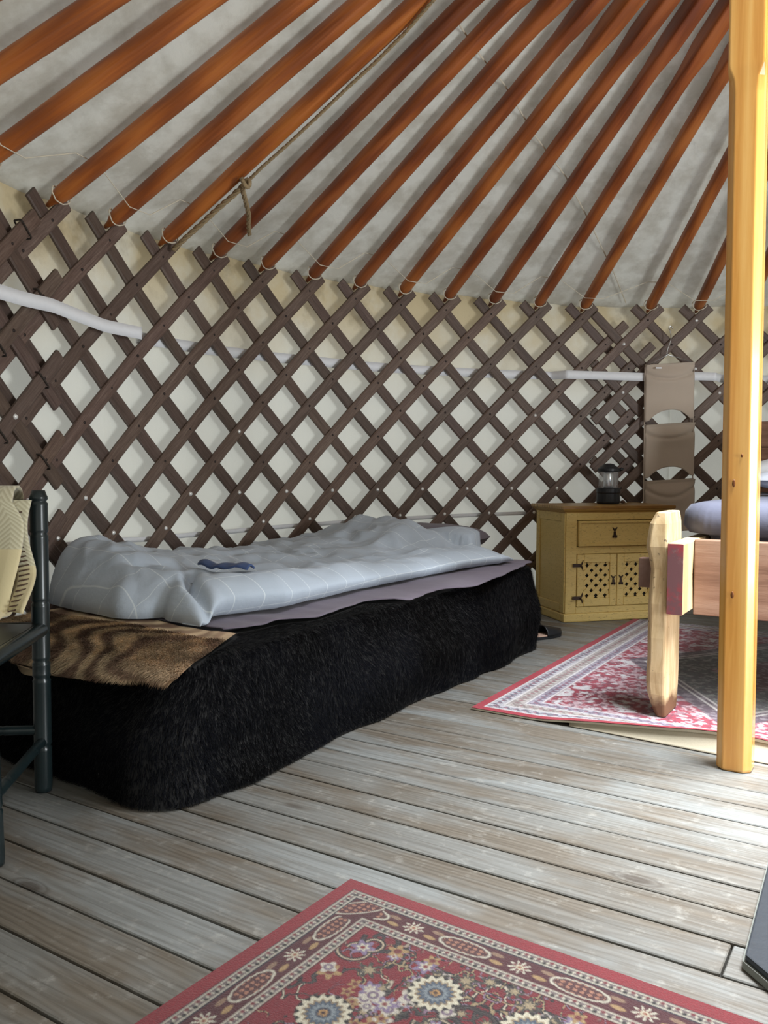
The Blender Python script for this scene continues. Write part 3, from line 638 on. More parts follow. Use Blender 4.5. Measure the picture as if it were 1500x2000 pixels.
# duvet: a puffy sheet over the bed, built from a heightfield with a rolled front edge
fe = np.array([bpx(x, y, .028) for x, y in [(398, 1218), (440, 1206), (560, 1192), (640, 1170), (740, 1146), (850, 1124), (940, 1107), (985, 1100)]])
ND, MD = 230, 130
def duvet_pt(i, j):
    # i along the bed 0..1, j across 0 front .. 1 back; wraps round the front edge into a roll
    u0 = .345+.03*math.sin(j*5)+.10*sstep(.35, 0, j); u1 = 2.13-.22*j+.05*math.sin(j*7)
    u = float(u0+(u1-u0)*i)
    vf = float(np.interp(u, fe[:, 0], fe[:, 1])); vb = .97+.03*math.sin(u*5)
    return u, vf, vb
def duvet_arrays():
    I = np.linspace(0, 1, ND+1)[:, None]+np.zeros(MD+1); J = np.zeros((ND+1, 1))+np.linspace(0, 1, MD+1)[None]
    # j<.14 underside of the front roll, then over the top to the back, last 0.06 down the back
    und = np.clip((.12-J)/.12, 0, 1); top = np.clip((J-.12)/.80, 0, 1); bk = np.clip((J-.92)/.08, 0, 1)
    u0 = .37+.022*np.sin(top*6+1)-.03*gauss(top, .38, .12)+.03*gauss(top, .2, .05); u1 = 2.14-.13*sstep(.18, .42, top)+.02*np.sin(top*6)
    # foot end curls under, head end thin
    ii = I; u = u0+(u1-u0)*ii
    vf = np.interp(u, fe[:, 0], fe[:, 1]); vb = .99+.02*np.sin(u*5); vb = vb+.03*gauss(u, .5, .25)
    T = .105-.035*sstep(.7, 1.6, u)+.02*gauss(u, .5, .25)            # thickness of the rolled front
    T = T*sstep(2.2, 1.75, u)+.035*sstep(1.7, 2.1, u)
    ang = und*math.pi*.62
    rad = T/2
    v = vf+rad+(vb-vf-rad)*top-rad*np.sin(np.clip(math.pi/2*(1-top/.10), 0, math.pi/2))*(top < .10)*1.0
    zroll = T*.5+T*.5*np.cos(np.clip(math.pi/2*(1-top/.10), 0, math.pi/2))
    z = np.where(top < .10, zroll, T)
    v = np.where(und > 0, vf+rad*(1-np.cos(ang)), v); z = np.where(und > 0, T*.5-T*.5*np.sin(ang), z)
    z = z*1.0
    # soft body behind the roll: dip, then rising to the back
    tt = top
    z = z+(tt > .10)*(-.028*gauss(tt, .33, .14)*sstep(.45, .6, u)*sstep(1.7, 1.2, u)+.030*sstep(.45, .95, tt)*sstep(1.9, 1.3, u))
    # the foot end stands up as a loose bulge
    z = z+(.055*gauss(u, .52, .17)*sstep(.30, .62, tt)+.028*gauss(u, .55, .10)*gauss(tt, .30, .10))
    # hump over the pillow
    z = z+.140*gauss(u, 1.98, .24)*np.exp(-((tt-.62)/.34)**4)*sstep(.10, .40, tt)
    z = z+.018*gauss(u, 1.55, .2)*gauss(tt, .75, .3)
    # cleft of the folded corner
    ln = (u-.42)-.55*(tt-.10); z = z-.055*gauss(ln, .055, .022)*sstep(.36, .22, tt)
    z = z-.03*gauss((u-.47)-.2*(.5-tt), 0, .02)*gauss(tt, .42, .12)
    # wrinkles
    q = vnoise(u*5+v*4, v*7-u*2, 51)*.011+vnoise(u*9-v*5, v*13, 52)*.007+np.abs(vnoise(u*7+v*9, v*6-u*5, 53))*.018-np.abs(vnoise(u*11-v*6, v*9+u*4, 55))*.014+vnoise(u*26+v*10, v*17, 54)*.004
    z = z+q*np.clip(tt*6, .15, 1)
    # rounded ends
    endf = np.clip(ii/.085, 0, 1); endh = np.clip((1-ii)/.055, 0, 1); rb = np.clip(bk, 0, 1)
    z = z*np.sqrt(np.clip(1-(1-endf)**2, 0, 1))*(np.sqrt(np.clip(1-(1-endh)**2, 0, 1))*.9+.1)
    u = u-.03*np.sin(np.clip(endf, 0, 1)*math.pi)*0
    z = z*np.sqrt(np.clip(1-rb**2, .0, 1))
    lo_ = np.zeros_like(z); c_, s_q = math.cos(.10), math.sin(.10); xu, yv = u-2.215, v-.56; lx = (xu*c_+yv*s_q)/.20; ly = (-xu*s_q+yv*c_)/.29
    kk = np.clip(1-np.abs(lx/1.12)**2.6, 0, 1)*np.clip(1-np.abs(ly/1.12)**2.6, 0, 1); lo_ = np.where(kk > 0, .1125+.065*kk**.36+.018-.028+(bz(2)-bz(u)), 0)*(kk > .0)
    z = bz(u)+.028-.0065*sstep(.44, .40, u)+np.maximum(np.maximum(z, 0), lo_)
    # arc-length style pattern coordinates
    dv = np.sqrt(np.diff(v, axis=1)**2+np.diff(z, axis=1)**2); V = np.concatenate([np.zeros((ND+1, 1)), np.cumsum(dv, 1)], 1)
    V = V+.010*vnoise(u*4, v*4, 61); U = u+.035*vnoise(u*2.5, v*3, 62)+.10*tt*gauss(u, 1.9, .3)
    X = BA[0]+BE[0]*u+BNn[0]*v; Y = BA[1]+BE[1]*u+BNn[1]*v
    return np.stack([X, Y, z], -1), np.stack([U, V], -1)
DG, DUV = duvet_arrays()
dv_ = MB().grid(lambda i, j: DG[int(round(i*ND)), int(round(j*MD))], ND, MD, lambda i, j: DUV[int(round(i*ND)), int(round(j*MD))]).build('duvet', M['duvet'], smooth=True, origin=BC)
tag(dv_, 'pale grey duvet with thin white check lines rumpled on the single bed', 'duvet'); solidify(dv_, .003, 0)
# blue cloth lying in the fold of the duvet
def duvet_top(u, v):
    q = bed(u, v, 0); d = (DG[:, :, 0]-q[0])**2+(DG[:, :, 1]-q[1])**2; near = d < .0004
    return float(DG[:, :, 2][near].max()) if near.any() else float(DG.reshape(-1, 3)[d.argmin()][2])
cB = [bpx(x, y, .13) for x, y in [(392, 1122), (430, 1117), (470, 1124), (488, 1130), (462, 1136), (420, 1130)]]
cu = np.array(cB); mid = cu.mean(0); bb = MB()
def bluefn(i, j):
    # strip along the fold, tapering
    P0 = cu[0]*(1-i)+cu[3]*i; d = (cu[3]-cu[0]); nrm = np.array([-d[1], d[0]])/np.linalg.norm(d); wdt = .055*math.sin(math.pi*(.08+.84*i))**.7
    u, v = P0+nrm*(j-.35)*wdt*1.6; return bed(u, v, duvet_top(u, v)+.014+.012*math.sin(math.pi*j)+.003*math.sin(i*17))
bl = MB().grid(bluefn, 28, 8).build('blue_cloth', M['blue'], smooth=True, origin=bed(mid[0], mid[1], .42)); solidify(bl, .006, 1)
tag(bl, 'small navy blue cloth lying in a fold of the checked duvet', 'cloth')

# ------------------------------------------------------------------ rugs (pattern worked out point by point into a colour attribute)
def rug_mesh(name, O, e1, e2, L1, L2, res, colfn, zfn, thick, label):
    n1, n2 = int(L1/res), int(L2/res); a = np.linspace(0, L1, n1+1)[:, None]+np.zeros(n2+1); b = np.zeros((n1+1, 1))+np.linspace(0, L2, n2+1)[None]
    z = zfn(a, b)+thick; X = a*e1[0]+b*e2[0]; Y = a*e1[1]+b*e2[1]
    V = np.stack([X, Y, z], -1).reshape(-1, 3); nv = len(V); q = n2+1
    idx = np.arange(nv).reshape(n1+1, q); Fq = np.stack([idx[:-1, :-1], idx[1:, :-1], idx[1:, 1:], idx[:-1, 1:]], -1).reshape(-1, 4)
    # orientation: make normals point up
    if e1[0]*e2[1]-e1[1]*e2[0] < 0: Fq = Fq[:, ::-1]
    me = bpy.data.meshes.new(name); me.vertices.add(nv); me.vertices.foreach_set('co', V.astype(np.float32).ravel())
    me.loops.add(Fq.size); me.loops.foreach_set('vertex_index', Fq.astype(np.int32).ravel()); me.polygons.add(len(Fq)); me.polygons.foreach_set('loop_start', np.arange(0, Fq.size, 4, dtype=np.int32)); me.polygons.foreach_set('loop_total', np.full(len(Fq), 4, np.int32))
    me.polygons.foreach_set('use_smooth', np.ones(len(Fq), bool)); me.update(calc_edges=True)
    at = me.color_attributes.new('Col', 'FLOAT_COLOR', 'POINT'); c = np.ones((nv, 4), np.float32); c[:, :3] = colfn(a, b).reshape(-1, 3); at.data.foreach_set('color', c.ravel())
    me.materials.append(M['rug'])
    root = thing(name, label, 'rug', (O[0], O[1], 0))
    o = bpy.data.objects.new('pile', me); COL.objects.link(o); o.parent = root
    m = 60; B = MB()
    def bk(i, j, dz):
        aa, bb_ = i*L1, j*L2; return (O[0]+aa*e1[0]+bb_*e2[0], O[1]+aa*e1[1]+bb_*e2[1], float(zfn(np.array(aa), np.array(bb_)))*(1 if dz else .94)+(thick-.002 if dz else .001))
    B.grid(lambda i, j: bk(i, j, 1), m, m); B.grid(lambda i, j: bk(i, j, 0), m, m); N_ = (m+1)**2; q_ = m+1
    rim = [i*q_ for i in range(m)]+[m*q_+j for j in range(m)]+[i*q_+m for i in range(m, 0, -1)]+[j for j in range(m, 0, -1)]
    B.f += [(rim[i], rim[(i+1) % len(rim)], N_+rim[(i+1) % len(rim)], N_+rim[i]) for i in range(len(rim))]
    B.build('backing', M['backing'], root)
    return root
C = lambda *c: np.array(lin(*c)[:3])
def over(img, mask, col): mask = np.clip(mask, 0, 1)[..., None]; return img*(1-mask)+np.asarray(col)*mask
def sm(x, w=.0015): return np.clip(.5+x/(2*w), 0, 1)     # soft inside-mask, x>0 inside
def flower(img, a, b, ca, cb, r, petals, cols, rot=0):
    d = np.hypot(a-ca, b-cb); th = np.arctan2(a-ca, b-cb)+rot
    for f, pet, amp, col in cols:
        img = over(img, sm(r*f*(1+amp*np.cos(petals*th))-d), col) if pet else over(img, sm(r*f-d), col)
    return img
def rug1_col(a, b):
    L1, L2 = 1.40, .84; am = np.minimum(a, L1-a); bm = np.minimum(b, L2-b); e = np.minimum(am, bm)       # distance from the edge
    along = np.where(bm < am, a, b); half = np.where(bm < am, L1/2, L2/2); s = along-half               # running coordinate, centred
    red, dred, fred, cream, navy, tan, blue, dk = C(146, 34, 46), C(84, 26, 36), C(132, 26, 40), C(206, 198, 180), C(40, 36, 52), C(176, 142, 98), C(96, 108, 128), C(34, 26, 30)
    img = np.zeros(a.shape+(3,))+red
    # main border ground
    img = over(img, sm(e-.031), navy); img = over(img, sm(e-.057), dred)
    # guard stripes of small S-figures
    for g0, g1 in ((.0335, .0535), (.108, .128)):
        w = g1-g0; img = over(img, sm(e-g0)*sm(g1-e), cream); x = (s/.0235) % 1; y = (e-g0)/w
        img = over(img, sm(e-g0-.0035)*sm(g1-.0035-e), C(120, 104, 104))
        img = over(img, sm(.0035-np.abs(e-(g0+w/2)-.0048*np.sin(2*math.pi*s/.0235)), .0012)*1.0, cream)
        img = over(img, sm(.0042-np.hypot((x-.25)*.0235, (y-.68)*w*1.1)), dk); img = over(img, sm(.0042-np.hypot((x-.75)*.0235, (y-.32)*w*1.1)), C(120, 40, 52))
    mb = (e > .056)*(e < .107)
    # cartouches and flowers alternating along the border
    per = .214; k = np.floor(s/per+.5); ls = s-k*per; ey = e-.0815
    def cart(img, ls, ey, mask):
        hl, hw = .052, .0195; d1 = 1-(np.abs(ls)/hl)**2.2-(np.abs(ey)/hw)**2.0; wob = .05*np.cos(ls*420)
        img = over(img, mask*sm(d1+.02+wob, .08), cream); img = over(img, mask*sm(d1-.26+wob, .08), C(88, 44, 46))
        gx = ls/.0125; gy = ey/.0105; dots = (np.hypot((gx % 1-.5), (gy % 1-.5)) < .33)*(d1 > .36); img = over(img, mask*dots*.8, C(186, 130, 106)); return img
    def spray(img, ls, ey, mask):
        d = np.hypot(ls, ey*1.15); th = np.arctan2(ey, ls); img = over(img, mask*sm(.0215*(.72+.28*np.cos(9*th))-d, .0018), cream); img = over(img, mask*sm(.0145*(.7+.3*np.cos(7*th+1))-d), C(120, 52, 56)); img = over(img, mask*sm(.0075-d), C(208, 196, 170)); img = over(img, mask*sm(.0035-d), C(150, 70, 50)); return img
    corner = (am < .125)*(bm < .125)
    far = mb*(1-corner)
    img = cart(img, ls-0.107*np.sign(ls+1e-9), ey, far); img = spray(img, ls, ey, far)
    for sx in (-1, 1):                                    # tan leaves beside each flower
        for yy, xx in ((.010, .040), (-.011, .047)):
            dl = np.hypot((ls-sx*xx-.35*(ey-yy))/.0125, (ey-yy)/.0052); img = over(img, far*sm(1-dl, .15), tan if yy > 0 else C(150, 118, 96))
    cc = (am-.082)+(bm-.082); dd = (am-bm)
    d1 = 1-(np.abs(cc)/.030)**2-(np.abs(dd)/.085)**2.2; img = over(img, corner*mb*sm(d1, .08), cream); img = over(img, corner*mb*sm(d1-.26, .08), C(92, 42, 46)); img = over(img, corner*mb*(d1 > .34)*(np.hypot((a/.0125) % 1-.5, (b/.0125) % 1-.5) < .33)*.8, C(186, 130, 106))
    # field
    fm = sm(e-.131); img = over(img, fm, fred)
    nz = fbm(a*9, b*9, 71); img = over(img, fm*np.clip(nz*.5+.1, 0, .5), C(112, 22, 36))
    aa, bb_ = np.minimum(a, L1-a), b
    # winding vines and small blossoms, mirrored about the long axis
    bx = np.minimum(b, L2-b); ax = np.minimum(a, L1-a)
    for sd, sc_, c_v, wv_ in ((401, 24, C(206, 190, 168), .085), (402, 30, C(70, 62, 60), .08), (403, 37, C(170, 146, 112), .09), (404, 33, C(150, 120, 140), .07)):
        f_ = fbm(ax*sc_+sd, bx*sc_, sd, 2); gate = sstep(-.15, .05, vnoise(ax*20, bx*20, sd+9)); img = over(img, fm*gate*np.clip((wv_*1.9-np.abs(f_))/.03, 0, 1), dk); img = over(img, fm*gate*np.clip((wv_-np.abs(f_))/.03, 0, 1), c_v)
    for q in range(16):
        r2 = np.random.default_rng(100+q); c0 = np.array([.15+.55*((q*0.618) % 1), .15+.27*((q*.3819+.13) % 1)]); rad = .024+.016*r2.random(); d = np.hypot(ax-c0[0], bx-c0[1]); th = np.arctan2(ax-c0[0], bx-c0[1])
        spi = np.abs(d-rad*(.55+.45*(th+math.pi)/(2*math.pi))); img = over(img, fm*sm(.0024-spi, .001)*(d < rad*1.15), C(196, 176, 150) if q % 2 else C(70, 62, 62)); img = over(img, fm*sm(.0018-np.abs(spi-.0036), .001)*(d < rad*1.15), dk)
    for q in range(110):
        r2 = np.random.default_rng(300+q); c0 = (.145+r2.random()*.56, .145+r2.random()*.27); rr = .008+.009*r2.random(); kind = q % 4
        img2 = [[(1.0, 1, .25, C(206, 196, 182)), (.62, 0, 0, C(120, 96, 120)), (.3, 0, 0, cream)], [(1.0, 1, .35, tan), (.5, 0, 0, C(120, 50, 50))], [(1.1, 1, .3, C(140, 120, 150)), (.6, 1, .3, cream), (.28, 0, 0, fred)], [(1.0, 1, .4, C(72, 66, 60)), (.55, 1, .3, C(170, 150, 120))]][kind]
        d = np.hypot(ax-c0[0], bx-c0[1]); near = d < rr*1.6
        if near.any(): img = np.where(near[..., None]*(fm[..., None] > .5), flower(img, ax, bx, *c0, rr, 4+kind, img2, q), img)
    for c0 in ((.223, .338), (.366, .22), (.52, .34), (.66, .24)):
        img = np.where((fm > .5)[..., None], flower(img, ax, bx, c0[0], c0[1], .043, 16, [(1.06, 0, 0, dk), (.97, 1, .10, C(222, 212, 188)), (.74, 1, .10, C(150, 126, 96)), (.64, 1, .12, C(84, 94, 110)), (.46, 1, .14, C(140, 148, 154)), (.30, 0, 0, C(60, 66, 84)), (.18, 1, .2, C(196, 150, 96)), (.09, 0, 0, C(60, 30, 34))], .3), img)
    sp_ = rng.uniform(.86, 1.12, a.shape)[..., None]; return img*sp_*(1+.05*nz[..., None])*.47
Q1 = atz(685, 1725)[:2]; r1b = np.array([.82422, -.56627]); r1a = np.array([-.56627, -.82422])
rug_mesh('patterned_rug', Q1, r1a, r1b, 1.40, .84, .0024, rug1_col, lambda a, b: .0006*(fbm(a*4, b*4, 5)+1.8), .008, 'red floral rug with cream cartouche border on the open floor boards')

def rug2_col(a, b):
    L1, L2 = 2.12, 1.62; am = np.minimum(a, L1-a); bm = np.minimum(b, L2-b); e = np.minimum(am, bm); along = np.where(bm < am, a, b)
    red, lil, pale, dk, fred = C(168, 26, 52), C(150, 142, 152), C(206, 202, 206), C(92, 84, 100), C(150, 36, 62)
    img = np.zeros(a.shape+(3,))+red
    n1 = fbm(a*58, b*58, 81, 2); n2 = fbm(a*80, b*80, 85, 2)
    img = over(img, sm(e-.034, .003), lil)
    x = along/.036; zig = np.abs((x % 1)-.5)
    for g0, g1, c1, c2 in ((.040, .082, C(196, 192, 200), C(86, 80, 100)), (.092, .140, C(188, 180, 176), C(132, 116, 116)), (.150, .190, C(176, 168, 182), C(104, 88, 110))):
        w = g1-g0; y = (e-g0)/w; img = over(img, sm(e-g0, .003)*sm(g1-e, .003), c1); img = over(img, (e > g0+.004)*(e < g1-.004)*(np.abs(y-.25-zig) < .17)*.8, c2); img = over(img, (e > g0+.006)*(e < g1-.006)*(np.hypot((x+.5) % 1-.5, y-.5) < .18)*.7, C(150, 60, 84)); img = over(img, (e > g0)*(e < g1)*np.clip(n2*1.2, 0, .6), c2)
    for g in (.037, .087, .145, .194): img = over(img, sm(.0035-np.abs(e-g), .0015), C(220, 216, 216))
    fm = sm(e-.198, .003); img = over(img, fm, fred)
    img = over(img, fm*np.clip((n1+.05)*4, 0, 1)*.85, C(196, 170, 178)); img = over(img, fm*np.clip((n2-.25)*5, 0, 1)*.7, C(96, 36, 60)); img = over(img, fm*np.clip((fbm(a*30+5, b*30, 90)-.50)*6, 0, 1), pale)
    # corner line and dark lozenge medallion
    ca, cb = L1/2, L2/2; md = np.abs(a-ca)/.78+np.abs(b-cb)/.52
    mm = fm*sm((1.06-md)*.5, .004); img = over(img, mm, C(86, 66, 82)); img = over(img, mm*np.clip((n1)*4, 0, 1)*.8, C(140, 128, 136))
    for g in (.86, .92): img = over(img, fm*sm(.006-np.abs(md-g)*.5, .002), C(206, 200, 198))
    m2 = fm*sm((.84-md)*.5, .004); img = over(img, m2, C(86, 88, 92)); img = over(img, m2*np.clip((n1-.05)*4, 0, 1)*.9, C(150, 152, 146)); img = over(img, m2*np.clip((n2-.2)*4, 0, 1)*.7, C(70, 40, 60))
    m3 = fm*sm((.40-md)*.5, .004); img = over(img, m3*.8, C(112, 44, 70)); img = over(img, m3*np.clip(n1*4, 0, 1)*.8, C(176, 160, 164))
    return img*rng.uniform(.80, 1.1, a.shape)[..., None]*.70
Q2 = atz(920, 1386)[:2]; D1 = np.array([.53, .848]); D2 = np.array([.848, -.53])
def rug2_z(a, b): return .045*sstep(.16, 0, a)*sstep(.22, .62, b)*(1+.25*np.sin(b*9))+.0004*(fbm(a*3, b*3, 6)+1.8)
rug_mesh('oriental_rug', Q2, D1, D2, 2.08, 1.62, .0052, rug2_col, rug2_z, .008, 'large red and lilac oriental rug under the rustic double bed')

rg2 = bpy.data.objects['oriental_rug']
def under(i, j):
    b = .36+1.22*i; w_ = .030*float(sstep(0, .5, i)); zt = float(rug2_z(np.array(.012), np.array(b)))+.004; P = Q2+D2*b+D1*(.012-(w_+.012)*j); return (P[0], P[1], zt*(1-j)**1.5+.0015)
under_o = solidify(MB().grid(under, 30, 6).build('underlay', M['backing'], rg2, smooth=True), .002, 0)

# ------------------------------------------------------------------ rustic double bed
FB = np.array([.953, 2.803]); BRZ = math.atan2(D2[1], D2[0])
db = thing('double_bed', 'rustic double bed of thick natural-edged boards on the oriental rug', 'bed', (FB[0], FB[1], .0105), BRZ)   # local x = across (to the right), y = towards the head
def legb(x0, x1, y0, y1, h, seed):
    q = random.Random(seed); rings = []
    for k in range(19):
        f = k/18; z = f*h; cut = max(0, (.10-z)/.10); topr = max(0, (z-(h-.05))/.05); bul = .010*gauss(f, .84, .06)-.006*gauss(f, .70, .08)
        xa = x0-float(bul)+.030*cut**1.5+.018*topr**2+q.uniform(-.0015, .0015); ya = y0+.012*cut+.012*topr**2-float(bul)*.6+q.uniform(-.0015, .0015); xb = x1-.006*topr; yb = y1-.006*topr-.02*cut
        ch = .014
        rings.append([(xa+ch, ya, z), (xb-.006, ya, z), (xb, ya+.006, z), (xb, yb-ch, z), (xb-ch, yb, z), (xa+ch, yb, z), (xa, yb-ch, z), (xa, ya+ch, z)])
    return MB().loft(rings)
legb(-.066, 0, 0, .21, .70, 3).build('leg', M['leg'], db, smooth=False, bevel=.003, seg=1, local=True)
legb(1.56, 1.626, 0, .21, .70, 5).build('leg', M['leg'], db, bevel=.003, seg=1, local=True)
legb(-.066, 0, 1.90, 2.06, 1.10, 6).build('leg', M['leg'], db, bevel=.003, seg=1, local=True)
legb(1.56, 1.626, 1.90, 2.06, 1.10, 7).build('leg', M['leg'], db, bevel=.003, seg=1, local=True)
def wavy_board(x0, x1, y0, y1, z0, z1, amp, seed):       # board running along y with a natural edge on its inner face
    n = 40; R_ = []
    for k in range(n+1):
        y = y0+(y1-y0)*k/n; R_.append([(x0, y, z0), (x1, y, z0+.004*float(vnoise(y*9, 1, seed))), (x1+amp*float(vnoise(y*16, 2, seed)), y, (z0+z1)/2), (x1, y, z1+.003*float(vnoise(y*7, 3, seed))), (x0, y, z1)])
    return MB().loft(R_)
for x0, x1 in ((.002, .054), (1.506, 1.558)):
    sbd = wavy_board(x0, x1, -.012, 2.0, .358, .600, .006, 3).build('side_board', M['rustic'], db, bevel=.003, seg=1, local=True)
    e_ = MB().box(((x0+x1)/2, -.0135, .479), (.050, .003, .236)).build('red_end', M['red'], sbd, local=True); e_['label'] = 'red painted board end'
MB().box((.78, .165, .472), (1.45, .045, .262)).build('foot_rail', M['rail'], db, bevel=.004, local=True)
MB().box((-.101, .165, .475), (.068, .045, .105)).build('tenon', M['brownend'], db, bevel=.003, local=True)
for z in (.70, .875, 1.03): MB().box((.78, 1.97, z), (1.56, .04, .168 if z < 1 else .135)).build('headboard_plank', M['rail'], db, bevel=.004, local=True)
for i in range(9): MB().box((.78, .30+i*.2, .46), (1.44, .08, .02)).build('bed_slat', M['rail'], db, local=True)
def dbw(x, y, z):
    P = FB+D2*x+D1*y; return (P[0], P[1], z+.0105)
def mattress_fn():
    rings = []; zz = [(.482, -.085), (.50, -.080), (.598, -.080), (.607, -.072), (.612, -.005), (.640, .018), (.69, .012), (.715, -.006), (.726, -.045)]
    x0, x1, y0, y1 = -.005, 1.565, .250, 1.865; b = MB(); rad = .10
    def ring(o, z):
        P = []
        for cx_, cy_, a0 in ((x1-rad, y1-rad, 0), (x0+rad, y1-rad, 90), (x0+rad, y0+rad, 180), (x1-rad, y0+rad, 270)):
            for t in np.linspace(a0, a0+90, 8): P.append((cx_+(rad+o)*math.cos(math.radians(t)), cy_+(rad+o)*math.sin(math.radians(t))))
        F_ = []
        for i in range(len(P)):
            for f in (0, .2, .4, .6, .8):
                p = (np.array(P[i])*(1-f)+np.array(P[(i+1) % len(P)])*f); w = .008*float(vnoise(p[0]*17+p[1]*14+z*9, z*7, 7))-.007*abs(float(vnoise(p[0]*23-z*16, p[1]*23+z*9, 8))); F_.append(dbw(p[0]+w, p[1]+w, z+.004*float(vnoise(p[0]*7, p[1]*7, 4))))
        return F_
    return MB().loft([ring(o, z) for z, o in zz])
mt = mattress_fn().build('mattress', M['greysheet'], smooth=True, origin=dbw(.75, 1.05, .472)); tag(mt, 'mattress in a slate grey fitted sheet on the double bed', 'mattress')
pillow('pillow', M['white'], .30, 1.65, .826, .62, .38, .16, 'white pillow against the headboard of the double bed', dbw)
pillow('pillow', M['lgrey'], .36, 1.22, .797, .56, .28, .10, 'pale grey pillow lying in front of the white one on the double bed', dbw, .1)

# ------------------------------------------------------------------ yellow cabinet
FLc = atz(1101, 1216); CR = math.radians(15)
cb = thing('cabinet', 'distressed yellow bedside cabinet with iron hinges and lattice doors', 'cabinet', (FLc[0]+.004, FLc[1]+.004, 0), CR)
CWd, CDp, CT = .63, .36, .648
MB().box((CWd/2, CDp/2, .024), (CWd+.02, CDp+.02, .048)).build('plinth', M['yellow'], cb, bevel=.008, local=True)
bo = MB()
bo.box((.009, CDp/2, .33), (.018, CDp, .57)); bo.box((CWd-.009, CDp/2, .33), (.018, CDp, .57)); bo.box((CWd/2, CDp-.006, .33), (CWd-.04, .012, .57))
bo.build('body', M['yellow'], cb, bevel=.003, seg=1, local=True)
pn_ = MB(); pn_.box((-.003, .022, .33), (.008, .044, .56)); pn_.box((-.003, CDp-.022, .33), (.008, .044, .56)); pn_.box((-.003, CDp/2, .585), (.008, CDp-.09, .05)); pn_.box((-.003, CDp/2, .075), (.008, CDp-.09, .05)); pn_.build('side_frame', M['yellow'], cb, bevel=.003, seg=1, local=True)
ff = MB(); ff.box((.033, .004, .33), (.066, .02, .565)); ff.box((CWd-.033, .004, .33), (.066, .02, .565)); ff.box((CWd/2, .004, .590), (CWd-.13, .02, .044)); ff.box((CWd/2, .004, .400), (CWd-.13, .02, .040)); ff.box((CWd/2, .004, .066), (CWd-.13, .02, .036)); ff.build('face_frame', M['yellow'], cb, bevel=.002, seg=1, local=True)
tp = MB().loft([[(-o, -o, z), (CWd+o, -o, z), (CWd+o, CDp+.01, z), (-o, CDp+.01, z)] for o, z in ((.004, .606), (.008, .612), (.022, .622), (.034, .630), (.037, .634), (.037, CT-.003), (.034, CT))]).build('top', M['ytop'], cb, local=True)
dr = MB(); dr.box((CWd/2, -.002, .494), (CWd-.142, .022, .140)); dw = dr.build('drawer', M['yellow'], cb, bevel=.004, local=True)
rm = MB(); xw = CWd-.142; [rm.box(c_, s_2) for c_, s_2 in (((CWd/2, -.017, .558), (xw, .012, .014)), ((CWd/2, -.017, .430), (xw, .012, .014)), ((CWd/2-xw/2+.007, -.017, .494), (.014, .012, .128)), ((CWd/2+xw/2-.007, -.017, .494), (.014, .012, .128)))]; rm.build('moulding', M['yellow'], dw, bevel=.003, seg=1, local=True)
def iron_pull(x, z, parent, s=1.0, fleur=True):
    b = MB(); b.box((x, -.0155, z), (.016*s, .004, .030*s)); b.box((x, -.0155, z+.026*s), (.008*s, .004, .022*s)); b.box((x-.010*s, -.0155, z+.034*s), (.005*s, .004, .022*s), (0, -.5, 0)); b.box((x+.010*s, -.0155, z+.034*s), (.005*s, .004, .022*s), (0, .5, 0)); b.box((x-.010*s, -.0155, z-.014*s), (.012*s, .004, .016*s)); b.box((x+.010*s, -.0155, z-.014*s), (.012*s, .004, .016*s))
    b.tube([(x-.010*s, -.018, z-.006*s), (x-.007*s, -.026, z-.016*s), (x, -.028, z-.020*s), (x+.007*s, -.026, z-.016*s), (x+.010*s, -.018, z-.006*s)], .0028*s, 6); return b.build('pull', M['iron'], parent, local=True)
iron_pull(CWd/2-.02, .488, dw, .9)
def door(x0, x1, hinge):
    z0, z1 = .086, .378; b = MB(); y = -.004; th = .016; st = .042; rl = .046; xc = (x0+x1)/2
    b.box((x0+st/2, y, (z0+z1)/2), (st, th, z1-z0)); b.box((x1-st/2, y, (z0+z1)/2), (st, th, z1-z0)); b.box((xc, y, z0+rl/2), (x1-x0-2*st, th, rl)); b.box((xc, y, z1-rl/2), (x1-x0-2*st, th, rl))
    d = b.build('door', M['yellow'], cb, bevel=.003, seg=1, local=True)
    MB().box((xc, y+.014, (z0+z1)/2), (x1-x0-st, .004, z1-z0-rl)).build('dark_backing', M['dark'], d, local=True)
    ox0, ox1, oz0, oz1 = x0+st-.004, x1-st+.004, z0+rl-.004, z1-rl+.004; lt = MB()
    for sgn, yy in ((1, y+.003), (-1, y+.007)):
        for k in np.arange(-.37, .62, .0565):
            # line z = oz0 + k + sgn*(x-ox0) (for sgn -1 mirrored)
            pts = []
            for q in np.linspace(ox0, ox1, 41):
                zz = oz0+k-.12+sgn*(q-(ox0 if sgn > 0 else ox1))*1.0
                if oz0 <= zz <= oz1: pts.append((q, zz))
            if len(pts) > 2:
                (xa, za), (xb, zb) = pts[0], pts[-1]; L = math.hypot(xb-xa, zb-za); lt.box(((xa+xb)/2, yy, (za+zb)/2), (L, .005, .0225), (0, -math.atan2(zb-za, xb-xa), 0))
    lt.build('lattice', M['yellow'], d, local=True)
    for hz in (z0+.05, z1-.06):
        hx = x0 if hinge < 0 else x1; h = MB(); s = -hinge
        h.box((hx+s*(-.006), -.0155, hz), (.046, .004, .018))
        h.tube([(hx+s*.016, -.0155, hz), (hx+s*.028, -.0155, hz+.010), (hx+s*.034, -.0155, hz+.030)], lambda f: .007*(1-.75*f), 6); h.tube([(hx+s*.016, -.0155, hz), (hx+s*.028, -.0155, hz-.010), (hx+s*.034, -.0155, hz-.030)], lambda f: .007*(1-.75*f), 6)
        h.build('hinge', M['iron'], d, local=True)
    iron_pull(x1-.022 if hinge < 0 else x0+.022, (z0+z1)/2-.01, d, .8)
door(.068, CWd/2-.002, -1); door(CWd/2+.002, CWd-.068, 1)
